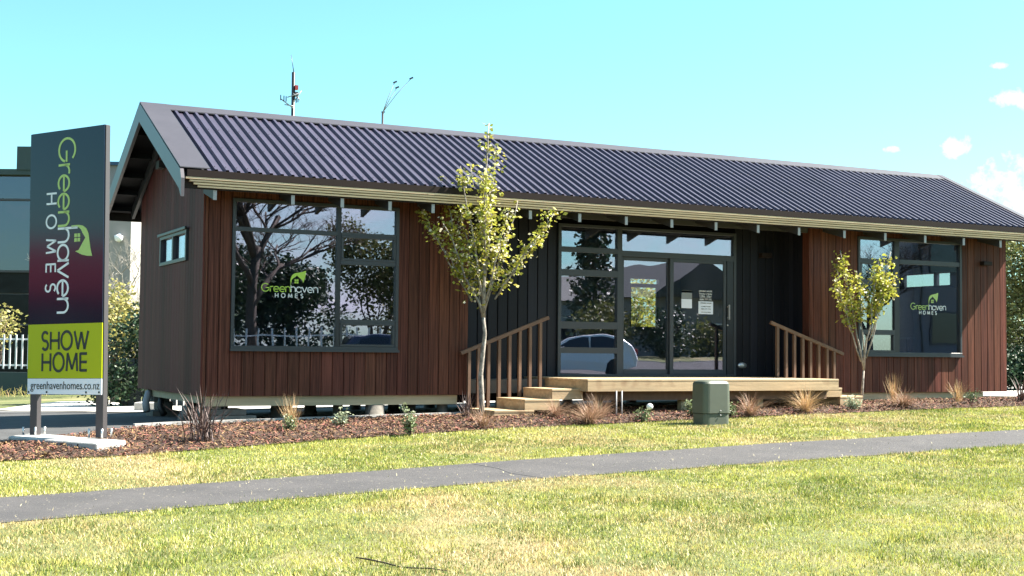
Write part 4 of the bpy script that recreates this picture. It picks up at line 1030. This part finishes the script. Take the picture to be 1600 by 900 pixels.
shrub('shrub', 'taller grey green shrub with pale leaf tips near the lawn edge', 1.90, -2.55, 0.36, 0.26, 'leaf_shrub', 7, 90, 4, 0.038, tip='leaf_grey')
blades('tussock', 'small copper grass tuft below the taller young tree', 'grass tuft', 3.12, -2.05, 120, 0.27, 0.22, 0.005, 'tussock', 8, 0.8)
blades('tussock', 'copper grass tuft against the lowest left step', 'grass tuft', 4.58, -1.30, 150, 0.27, 0.27, 0.005, 'tussock', 9, 0.8)
blades('tussock', 'widest copper grass tuft below the left deck corner, nearest the lawn', 'grass tuft', 4.74, -1.95, 240, 0.34, 0.38, 0.005, 'tussock', 10, 0.8)
blades('tussock', 'copper grass tuft under the deck corner behind the widest tuft', 'grass tuft', 5.16, -1.48, 170, 0.33, 0.32, 0.005, 'tussock', 11, 0.8)
fs_ = shrub('shrub', 'low green shrub with one white flower ball under the deck', 5.63, -1.88, 0.15, 0.22, 'leaf_shrub', 12, 50, 4, 0.04)
MB().lathe([(0.005, -.045), (0.035, -.03), (0.048, 0), (0.036, .03), (0.006, .045)], (5.71, -1.93, mulch_z(5.6, -1.9) + 0.20), 10).build('flower', M['white_vinyl'], fs_)
shrub('shrub', 'pale flowering shrub just left of the green utility box', 6.60, -1.65, 0.24, 0.26, 'leaf_shrub', 13, 60, 4, 0.038, tip='leaf_grey')
shrub('shrub', 'low dark green shrub just right of the green utility box', 7.25, -1.70, 0.17, 0.26, 'leaf_shrub', 14, 60, 4, 0.038)
blades('tussock', 'copper grass tuft to the right of the green utility box', 'grass tuft', 7.60, -1.68, 190, 0.33, 0.32, 0.005, 'tussock', 15, 0.8)
blades('tussock', 'straw grass tuft below the right end of the deck', 'grass tuft', 8.74, -1.52, 210, 0.38, 0.36, 0.005, 'tussock_gold', 16, 0.75)
shrub('shrub', 'low grey green shrub left of the shorter young tree', 9.75, -1.42, 0.20, 0.28, 'leaf_grey', 17, 60, 4, 0.045)
blades('tussock', 'rounded copper grass tuft beneath the right bay window', 'grass tuft', 10.88, -1.32, 260, 0.32, 0.40, 0.005, 'tussock', 18, 0.9)
blades('tussock', 'tall straw seed heads behind the rounded copper tuft', 'grass tuft', 11.20, -0.75, 50, 0.40, 0.10, 0.006, 'tussock_gold', 19, 0.4)
shrub('shrub', 'wiry shrub with straw seed heads near the right house corner', 12.52, -1.1, 0.26, 0.3, 'leaf_shrub', 20, 50, 3, 0.035)
blades('tussock', 'upright straw grass tuft near the right house corner', 'grass tuft', 12.46, -0.9, 60, 0.33, 0.14, 0.006, 'tussock_gold', 21, 0.45)

# fallen stick lying on the lawn
st_ = MB(); tw_ = [(-1.50, -9.84), (-1.44, -9.90), (-1.37, -9.98), (-1.31, -10.08), (-1.27, -10.17), (-1.20, -10.27), (-1.11, -10.38)]
st_.tube([(x, y, G(x, y) + z) for (x, y), z in zip(tw_, (.035, .03, .018, .006, .012, .022, .016))], [.004, .006, .006, .005, .005, .004, .002], 5)
tag(st_.build('fallen_twig', M['bark'], None), 'thin dead twig lying in the grass at the front of the lawn', 'twig')

# ------------------------------------------------------------------ neighbours on the left
def at_rel(P0, a, d, z): p = Vector(P0) + RXh * a + RFh * d; return Vector((p.x, p.y, z))
RXh = Vector((RX.x, RX.y, 0)).normalized(); RFh = Vector((RF.x, RF.y, 0)).normalized()
def obox(mb, P0, a0, a1, d0, d1, z0, z1):
    vs = [at_rel(P0, a, d, z) for z in (z0, z1) for (a, d) in ((a0, d0), (a1, d0), (a1, d1), (a0, d1))]
    mb.add(vs, [(3, 2, 1, 0), (4, 5, 6, 7), (0, 1, 5, 4), (1, 2, 6, 5), (2, 3, 7, 6), (3, 0, 4, 7)]); return mb
# glass fronted office, 48 m away
BP = Vector((0.98, 33.18, 0))
off_ = thing('office_building', 'two storey glass fronted office behind the white fence', 'building', (0.98, 33.18, -0.6))
obox(MB(), BP, -9, 1.15, 0.3, 9, -0.7, 6.9).build('wall', M['cladding_grey'], off_)
obox(MB(), BP, 1.15, 7.0, 1.5, 9, -0.7, 6.2).build('wall', M['cladding_grey'], off_)
obox(MB(), BP, 0.62, 1.16, -0.1, 8, 6.92, 7.75).build('roof_plant', M['wall_green'], off_)
obox(MB(), BP, -9.0, 1.2, -0.05, 0.3, 6.75, 6.95).build('parapet', M['wall_green'], off_)
obox(MB(), BP, 3.2, 7.0, 1.2, 1.5, 7.3, 7.42).build('parapet', M['blue'], off_)
obox(MB(), BP, 3.2, 7.0, 1.35, 1.5, 6.25, 7.3).build('parapet', M['cladding_grey'], off_)
obox(MB(), BP, 3.2, 7.0, 1.25, 1.5, 5.85, 6.24).build('parapet', M['white'], off_)
for i in range(6):
    a0 = -8.9 + i * 1.67
    for z0, z1 in ((-0.4, 1.4), (1.45, 2.5), (2.55, 3.3), (3.35, 5.85), (5.9, 6.7)):
        w_ = obox(MB(), BP, a0, a0 + 1.62, 0.18, 0.26, z0, z1).build('window', M['glass_far'] if z0 > 3.0 else M['office_dark'], off_)
        bmm = MB()
    obox(bmm, BP, a0 - 0.05, a0, 0.1, 0.28, -0.5, 6.7).build('mullion', M['alu'], off_)
obox(MB(), BP, -9, 1.1, 0.12, 0.28, 1.40, 1.46).build('transom', M['alu'], off_)
obox(MB(), BP, -9, 1.1, 0.08, 0.28, 3.28, 3.36).build('transom', M['alu'], off_)
obox(MB(), BP, -9, 1.1, 0.08, 0.28, 5.84, 5.91).build('transom', M['alu'], off_)
for z0, z1, a0, a1 in ((4.3, 5.8, 3.25, 4.4), (4.3, 5.8, 4.45, 5.6)): obox(MB(), BP, a0, a1, 1.36, 1.45, z0, z1).build('window', M['glass_far'], off_)
# white picket fence on a dark wall
FP = Vector((-0.6, 17.0, 0)); gz = -0.52
fw_ = obox(MB(), FP, -7, 4.3, 0.0, 0.22, gz - 0.1, 0.02).build('garden_wall', M['wall_green'], None); tag(fw_, 'low dark retaining wall under the white steel fence', 'wall')
fn = thing('steel_fence', 'white steel picket fence on the low dark wall', 'fence', (-0.6, 17.0, 0.02))
pk = None
for i in range(74):
    a = -6.9 + i * 0.15
    if pk is None: pk = obox(MB(), FP, a, a + 0.035, 0.09, 0.12, 0.1, 0.93); obj_pk = pk.build('picket', M['fence_white'], fn)
    else: inst('picket', obj_pk, fn, RXh * (i * 0.15))
for z in (0.17, 0.80): obox(MB(), FP, -7, 4.3, 0.121, 0.15, z, z + 0.04).build('rail', M['fence_white'], fn)
for i in range(5): obox(MB(), FP, -6.8 + i * 2.6, -6.72 + i * 2.6, 0.155, 0.22, 0.02, 0.98).build('post', M['fence_white'], fn)
# cars parked behind the fence
def car(label, loc, rz, paint, group, seed=0):
    t = thing('parked_car', label, 'car', (0, 0, 0), group)
    # side profile, x along the length (nose at +x), z up; lofted across with tumblehome
    prof = [(-2.15, .35), (-2.20, .62), (-2.12, .88), (-1.98, 1.12), (-1.62, 1.46), (-1.0, 1.53), (-0.2, 1.53), (.45, 1.42), (1.05, 1.05), (1.75, .90), (2.12, .74), (2.20, .50), (2.14, .28)]
    prof += [(1.78, .24)] + [(1.35 + .36 * math.cos(R(a)), .30 + .36 * math.sin(R(a))) for a in (-5, 30, 60, 90, 120, 150, 185)] + [(.98, .22), (-.98, .22)] + [(-1.35 + .36 * math.cos(R(a)), .30 + .36 * math.sin(R(a))) for a in (-5, 30, 60, 90, 120, 150, 185)] + [(-1.8, .26)]
    def half(z): return 0.86 if z < 0.95 else 0.86 - (z - 0.95) * 0.38
    mb = MB(); n = len(prof)
    rows = []
    for k in (-1.0, -0.94, 0.94, 1.0):
        sc = 1.0 if abs(k) < 0.97 else 0.985
        rows.append([(x * sc, half(z) * k, z if abs(k) < .97 else z * 0.985 + 0.008) for x, z in prof])
    vs = [p for r_ in rows for p in r_]
    fs = [(j * n + i, j * n + (i + 1) % n, (j + 1) * n + (i + 1) % n, (j + 1) * n + i) for j in range(3) for i in range(n)]
    mb.add(vs, fs, False); mb.add(rows[0], [tuple(range(n - 1, -1, -1))]); mb.add(rows[3], [tuple(range(n))])
    b = mb.build('body', paint, t, 0.0)
    bm = bmesh.new(); bm.from_mesh(b.data); bmesh.ops.remove_doubles(bm, verts=bm.verts, dist=1e-4); bmesh.ops.recalc_face_normals(bm, faces=bm.faces); bm.to_mesh(b.data); bm.free()
    for s in (-1, 1):
        for poly in ([(-1.55, 1.0), (-1.40, 1.38), (-.95, 1.44), (-.45, 1.45), (-.45, 1.0)], [(-.38, 1.0), (-.38, 1.45), (-.15, 1.45), (.38, 1.36), (.85, 1.04), (.80, 1.0)]):
            pl = [(x, s * (half(z) + 0.006), z) for x, z in poly]
            MB().prism(pl if s > 0 else pl[::-1], None, (0, s * 0.006, 0)).build('window', M['carglass'], t)
        MB().box(0.55, 0.72, s * 0.95 - 0.06, s * 0.95 + 0.06, 0.98, 1.1).build('mirror', paint, t, 0.02)
        MB().box(-2.2, -2.05, s * 0.62 - 0.12, s * 0.62 + 0.12, 0.80, 1.02).build('tail_light', M['red'], t, 0.02)
        MB().box(2.0, 2.17, s * 0.62 - 0.16, s * 0.62 + 0.16, 0.60, 0.74).build('headlight', M['bolt'], t, 0.02)
    MB().prism([(-1.98, -.6, 1.13), (-1.98, .6, 1.13), (-1.67, .55, 1.43), (-1.67, -.55, 1.43)], None, (-0.02, 0, 0.012)).build('rear_window', M['carglass'], t)
    MB().prism([(.56, -.62, 1.38), (.56, .62, 1.38), (1.02, .70, 1.09), (1.02, -.70, 1.09)], None, (0.012, 0, 0.016)).build('windscreen', M['carglass'], t)
    MB().box(-2.235, -2.2, -.26, .26, .62, .73).build('number_plate', M['white'], t)
    for x in (-1.35, 1.35):
        for s in (-1, 1):
            w_ = MB().lathe([(.2, -.1), (.30, -.1), (.315, -.07), (.315, .07), (.30, .1), (.2, .1)], (0, 0, 0), 20).build('wheel', M['rubber'], t)
            w_.rotation_euler = (R(90), 0, 0); w_.location = (x, s * 0.74, .315)
            r_ = MB().lathe([(.19, -.105), (.19, .105)], (0, 0, 0), 14).build('rim', M['pipe'], w_)
    t.location = loc; t.rotation_euler = (0, 0, rz); return t
car('white car parked behind the white picket fence at far left', (-2.6, 21.5, -0.52), R(-20), M['carpaint'], None)
# grey rendered wall, hedge, paling fence beside the house
GP = Vector((2.63, 21.24, 0))
gw = obox(MB(), GP, -0.9, 0.62, 0, 3.5, -0.6, 4.45).build('rendered_wall', M['wall_grey'], None); tag(gw, 'grey rendered building end under the left gable eave', 'building')
cm = thing('security_camera', 'small white dome camera fixed under the grey building edge', 'camera', tuple(at_rel(GP, 0.31, -0.1, 3.75)))
p = at_rel(GP, 0.31, -0.12, 3.72); MB().lathe([(0.02, -.12), (.10, -.08), (.12, 0), (.12, .06), (.05, .08)], p, 12).build('dome', M['white'], cm); MB().bar(p + Vector((0, 0, .06)), p + RFh * 0.15 + Vector((0, 0, .12)), .05, .05).build('bracket', M['white'], cm)
def bare_tree(name, label, base, h, wid, seed, m='bark_grey', r0=0.06, levels=4, group=None, up=0.55):
    rr = random.Random(seed); t = thing(name, label, 'tree', base, group); mb = MB()
    def grow(p, d, L_, r, lev):
        q = p + d * L_; pts = wob(p, q, 3, L_ * 0.03, rr); mb.tube(pts, [r, r * .9, r * .8, r * .68], 5 if lev < 2 else 3)
        if lev >= levels: return
        for k in range(rr.choice((3, 4)) if lev else 5):
            th = rr.uniform(0, 6.283); f = rr.uniform(0.45, 1.0); c = p.lerp(q, f)
            nd = (d * up + Vector((math.cos(th), math.sin(th), rr.uniform(-.1, .7))) * (wid * .62)).normalized()
            grow(c, nd, L_ * rr.uniform(.52, .8), r * .52, lev + 1)
    grow(Vector(base) - Vector((0, 0, .1)), Vector((0, 0, 1)), h * .42, r0, 0)
    mb.build('trunk', M[m], t); return t
def bush(name, label, c, rx, ry, rz, m, seed, n=900, size=0.1, cat='bush', group=None, trunk=True):
    rr = random.Random(seed); gzz = G(c[0], c[1]); t = thing(name, label, cat, (c[0], c[1], gzz), group)
    mb = MB(); cs = []
    lob = [(Vector((rr.uniform(-.6, .6) * rx, rr.uniform(-.6, .6) * ry, rr.uniform(-.55, .6) * rz)), rr.uniform(.35, .62)) for _ in range(9)]
    for k in range(n // 6):
        o, s_ = rr.choice(lob); v = Vector((rr.gauss(0, 1), rr.gauss(0, 1), rr.gauss(0, 1))).normalized() * (rr.uniform(.55, 1.05))
        cs.append(Vector(c) + o + Vector((v.x * rx * s_, v.y * ry * s_, v.z * rz * s_)))
    for o, s_ in lob[:6]: mb.tube(wob((c[0], c[1], gzz - .1), Vector(c) + o, 4, .04, rr), [.05, .04, .03, .02, .01], 5)
    mb.build('trunk', M['bark'], t)
    crown('crown', M[m], t, leaf_quads(cs, 6, size, size * .9, rr)); return t
bare_tree('bare_tree', 'pale leafless tree in the gap left of the house gable', (1.75, 14.6, -0.52), 4.2, .75, 31, levels=5)
bare_tree('bare_tree', 'small leafless tree behind the fence, left of the sign', (-1.2, 19.5, -0.52), 3.0, 1.0, 32, levels=5, m='bark_grey', r0=.05)
bush('bush', 'yellow leafed bush between the sign and the house', (0.85, 10.6, 0.85), .75, .6, 1.15, 'leaf_yellow', 33, 2600, .09)
bush('bush', 'small yellow bush against the white fence left of the sign', (-0.65, 19.0, 0.9), .8, .5, .7, 'leaf_yellow', 34, 900, .1)
bush('bush', 'dark green bush against the house rear corner', (0.85, 8.9, 0.42), .85, .5, 1.15, 'leaf_dark', 35, 5200, .085)
pf = thing('paling_fence', 'dark timber paling fence under the dark green bush', 'fence', (0.8, 9.0, -0.5))
PP = Vector((-0.15, 9.35, 0)); pal = None
for i in range(22):
    a = 0.95 + i * 0.135
    o = obox(MB(), PP, a, a + 0.11, 0.0, 0.02, -0.52, 0.45 + rnd.uniform(-.03, .03)).build('paling', M['fence_dark'], pf)
for z in (-0.3, 0.25): obox(MB(), PP, 0.95, 3.9, 0.021, 0.07, z, z + 0.08).build('rail', M['fence_dark'], pf)
kbk = obox(MB(), Vector((0.45, 6.0, 0)), -0.10, 0.45, 0, 0.35, -0.5, -0.31).build('concrete_block', M['concrete'], None, 0.01); tag(kbk, 'low grey concrete kerb block behind the house corner', 'kerb block')
tg = blades('grass_tuft', 'long grass at the foot of the dark fence wall', 'grass tuft', -0.9, 16.4, 260, 0.30, 0.5, 0.012, 'grass', 41, 0.7, group=None, offs=0.7, zoff=G(-.9, 16.4) - mulch_z(-.9, 16.4))

# radio masts far behind the roof
ma = thing('radio_mast', 'tall dark radio mast with whip and dipole arms behind the roof', 'mast', (10.8, 30.25, -0.5))
mp_ = Vector((10.8, 30.25, 0)); mm = MB(); mm.tube([(10.8, 30.25, -.6), (10.8, 30.25, 6), (10.78, 30.25, 10.9)], [.10, .08, .065], 8).build('pole', M['alu_dark'], ma)
MB().tube([at_rel(mp_, 0, 0, 10.85), at_rel(mp_, -0.06, 0, 11.2), at_rel(mp_, -0.12, 0, 11.55)], [.02, .012, .008], 5).build('whip', M['alu_dark'], ma)
for (a0, z0, a1, z1, r_) in ((-.22, 9.95, .22, 10.1, .02), (0, 9.75, .30, 10.2, .018), (0, 10.1, .25, 9.85, .018), (-.45, 9.88, 0, 9.55, .022), (-.32, 9.68, .02, 9.62, .02)):
    MB().tube([at_rel(mp_, a0, -.08, z0), at_rel(mp_, a1, -.08, z1)], r_, 5).build('antenna_arm', M['pipe'], ma)
for a in (-.46, -.34, -.26, .12, .18): MB().tube([at_rel(mp_, a, -.1, 9.72 + abs(a) * .25), at_rel(mp_, a, -.1, 9.92 + abs(a) * .25)], .02, 5).build('antenna_element', M['alu_dark'], ma)
for z in (10.0, 10.25): MB().box(mp_.x + .02, mp_.x + .14, mp_.y - .1, mp_.y + .05, z, z + .16).build('antenna_box', M['red' if z > 10.1 else 'alu_dark'], ma)
mb2 = thing('whip_mast', 'thin mast with three splayed whip aerials behind the roof', 'mast', (13.76, 28.79, -0.5))
m2 = Vector((13.76, 28.79, 0)); MB().tube([(m2.x, m2.y, -.6), (m2.x, m2.y, 9.48)], .04, 6).build('pole', M['alu_dark'], mb2)
for a, z in ((.42, 10.55), (.50, 10.35), (1.02, 10.70)):
    MB().tube([at_rel(m2, 0, 0, 9.45), at_rel(m2, a * .5, 0, 9.45 + (z - 9.45) * .55), at_rel(m2, a, 0, z)], [.014, .012, .010], 4).build('whip', M['pipe'], mb2)
    p = at_rel(m2, a, 0, z); MB().bar(p - RXh * .05, p + RXh * .09 + Vector((0, 0, .06)), .05, .05).build('tip', M['alu_dark'], mb2)
MB().bar(at_rel(m2, -.05, 0, 9.46), at_rel(m2, .08, 0, 9.46), .05, .04).build('bracket', M['alu_dark'], mb2)

# ------------------------------------------------------------------ right side background
bush('tree', 'olive leafed tree beyond the right end of the house', (20.6, 4.7, 1.75), 1.5, 1.2, 1.75, 'leaf_olive', 51, 20000, .085, cat='tree')
bare_tree('bare_tree', 'twiggy bare tree beyond the right house corner', (21.6, 6.2, -0.2), 2.6, .8, 52, levels=5, r0=.05)
bush('hedge_bush', 'dark green hedge bush behind the concrete yard at right', (19.3, 4.0, 0.45), 1.5, .9, .72, 'leaf_dark', 53, 14000, .08, cat='hedge')

# ------------------------------------------------------------------ across the street (mirrored in the windows)
bare_tree('bare_tree', 'big leafless street tree mirrored in the left window', (10.4, -33.5, G(10.4, -33.5)), 10.5, 1.0, 61, levels=6, r0=.26, m='bark')
bare_tree('bare_tree', 'leafless tree mirrored at the left edge of the left window', (8.2, -36.5, G(8, -36)), 9.5, 1.0, 62, levels=5, r0=.24, m='bark')
bare_tree('bare_tree', 'bare tree mirrored in the upper panes of the right window', (37.0, -28.8, G(20, -28.8)), 7.0, 1.0, 63, levels=6, r0=.18, m='bark')
for i, (x, y, rx, rz, h, m, lb, n_, sz) in enumerate(((5.0, -39, 3.0, 2.6, 2.3, 'leaf_dark', 'dark evergreen tree mirrored at the left of the left window', 15000, .22),
        (9.6, -41, 3.2, 2.7, 2.6, 'leaf_dark', 'dark evergreen tree mirrored behind the big bare tree', 15000, .22), (14.0, -42, 3.2, 2.5, 2.4, 'leaf_dark', 'dark evergreen tree mirrored in the middle of the left window', 15000, .22),
        (17.2, -38, 2.7, 3.6, 3.6, 'leaf_olive', 'olive tree mirrored at the right of the left window', 9000, .18), (24.2, -36, 1.6, 1.3, 1.2, 'leaf_dark', 'dark garden shrub mirrored in the sidelight pane', 2600, .22),
        (27.8, -35, 1.7, 1.5, 1.5, 'leaf_olive', 'olive shrub mirrored in the left sliding door', 2600, .2), (31.0, -34.6, 1.9, 1.4, 1.2, 'leaf_dark', 'dark shrub mirrored in the right sliding door', 2600, .2),
        (35.0, -36, 2.0, 1.3, 1.1, 'leaf_olive', 'low olive shrub mirrored in the lower panes of the right window', 2000, .2))):
    bush('bush', lb, (x, y, G(x, y) + h), rx, rx * .6, rz, m, 70 + i, n_, sz)
bush('bush', 'sunlit yellow green bush seen through the entry and the rear window', (11.55, 8.6, 1.15), 1.3, .8, 1.6, 'leaf_spring', 90, 3200, .12)
# dark conifer
cf = thing('conifer', 'dark conifer mirrored in the upper sidelight panes', 'tree', (30.9, -41.0, G(20, -41)))
rr = random.Random(81); cs = []; z0 = G(20, -41)
MB().tube([(30.9, -41, z0), (30.9, -41, z0 + 8.5)], [.22, .03], 7).build('trunk', M['bark'], cf)
for k in range(520):
    f = rr.uniform(0, 1) ** .8; r_ = (1 - f) * 1.75 * rr.uniform(.3, 1.05) + .08; th = rr.uniform(0, 6.283); cs.append((30.9 + math.cos(th) * r_, -41 + math.sin(th) * r_, z0 + .6 + f * 8.0))
crown('crown', M['leaf_dark'], cf, leaf_quads(cs, 6, .3, .16, rr))
def house(label, x0, x1, y0, y1, h, rh_, gable_x, wm):
    z = G(20, (y0 + y1) / 2) - .1; t = thing('suburban_house', label, 'house', ((x0 + x1) / 2, (y0 + y1) / 2, z))
    MB().box(x0, x1, y0, y1, z, z + h).build('wall', M[wm], t)
    o = .4
    if gable_x:   # gable end towards the street
        xm = (x0 + x1) / 2
        MB().prism([(x0 - o, y0 - o, z + h), (xm, y0 - o, z + h + rh_), (x1 + o, y0 - o, z + h)][::-1], None, (0, y1 - y0 + 2 * o, 0)).build('roof', M['tile_roof'], t)
    else:
        ym = (y0 + y1) / 2
        MB().prism([(x0 - o, y0 - o, z + h), (x0 - o, ym, z + h + rh_), (x0 - o, y1 + o, z + h)], None, (x1 - x0 + 2 * o, 0, 0)).build('roof', M['tile_roof'], t)
    n = max(2, int((x1 - x0) / 2.2))
    for k in range(n):
        a = x0 + (x1 - x0) * (k + .25) / n
        w_ = MB().box(a, a + 1.0, y1, y1 + .03, z + 1.0, z + 2.1).build('window', M['white'], t)
        MB().box(a + .07, a + .93, y1 + .03, y1 + .04, z + 1.07, z + 2.03).build('pane', M['carglass'], w_)
    return t
house('cream house mirrored in the sidelight, roof ridge along the street', 31.5, 41, -60, -51, 3.4, 1.7, False, 'wall_cream')
house('gabled dark house mirrored in the right sliding door', 36.2, 42.6, -54, -43.5, 3.4, 2.2, True, 'wall_grey')
car('white hatchback at the kerb, mirrored in the entry glass', (20.9, -25.1, G(20, -25.1) + 0.02), R(207), M['carpaint'], 'cars on the street')
car('dark blue car mirrored in the lowest pane of the left window', (12.9, -25.0, G(12, -25) + 0.02), R(8), M['cardark'], 'cars on the street')

wf = thing('post_fence', 'pale post and rail fence across the street mirrored low in the left window', 'fence', (12, -33, G(12, -33)))
pst = None
for i in range(26):
    x = 6.0 + i * 0.5; z = G(x, -33.2)
    if pst is None: pst = MB().box(x, x + 0.06, -33.2, -33.14, z - 0.1, z + 1.25).build('post', M['fence_white'], wf); pz = z
    else: inst('post', pst, wf, (i * 0.5, 0, z - pz))
for k in (0.35, 0.95): MB().bar((6.0, -33.22, G(6, -33.2) + k), (18.6, -33.22, G(18.6, -33.2) + k), .03, .06).build('rail', M['fence_white'], wf)

ax_ = -(Vector((0, 0, 1)).cross(u)); q_ = __import__('mathutils').Quaternion(ax_.normalized(), 0.0185)
sign.rotation_mode = 'QUATERNION'; sign.rotation_quaternion = q_
fo.rotation_mode = 'QUATERNION'; fo.rotation_quaternion = q_.inverted()

# grey commercial building across the street, mirrored in the wide pane of the right window
M['wall_shop'] = mat('grey_shop_wall', (0.16, 0.16, 0.18), 0.8, var=0.12, vscale=(1, 1, 1))
cbz = G(20, -30)
cb_ = thing('commercial_building', 'plain grey commercial building mirrored in the wide right window pane', 'building', (42.5, -30.5, cbz))
MB().prism([(38.35, -27.4, cbz - .2), (45.4, -36, cbz - .2), (55, -36, cbz - .2), (48, -27.4, cbz - .2)], None, (0, 0, 8.4)).build('wall', M['wall_shop'], cb_)
MB().prism([(38.25, -27.28, cbz + 8.2), (45.35, -36.1, cbz + 8.2), (55.1, -36.1, cbz + 8.2), (48.1, -27.28, cbz + 8.2)], None, (0, 0, .3)).build('parapet', M['tile_roof'], cb_)
for k in range(7): MB().box(38.8 + k * 1.2, 38.86 + k * 1.2, -27.4, -27.34, cbz, cbz + 8.2).build('downpipe', M['tile_roof'], cb_) if k in (0, 3, 6) else None
for z in (1.0, 4.2):
    for k in (0, 1):
        w_ = MB().box(39.3 + k * 3.0, 41.1 + k * 3.0, -27.4, -27.36, cbz + z, cbz + z + 1.5).build('window', M['alu'], cb_)
        MB().box(39.38 + k * 3.0, 41.02 + k * 3.0, -27.36, -27.35, cbz + z + .08, cbz + z + 1.42).build('pane', M['carglass'], w_)
# long maroon shed up the side street, mirrored in the sign's dark panel
M['maroon'] = mat('maroon_wall', (0.30, 0.035, 0.06), 0.8, var=0.15, vscale=(.4, .4, 4))
ms_ = thing('long_shed', 'long maroon shed mirrored in the dark panel of the sign', 'building', (-28, 5.5, -0.5))
MB().box(-31, -25, -2, 13, 2.1, 3.55).build('roof', M['maroon'], ms_)
MB().box(-30.8, -25.3, -1.7, 12.7, -0.6, 2.1).build('wall', M['wall_green'], ms_)
for k in range(4): MB().box(-25.3, -25.25, -.9 + k * 3.5, 1.2 + k * 3.5, 0.4, 1.7).build('window', M['carglass'], ms_)
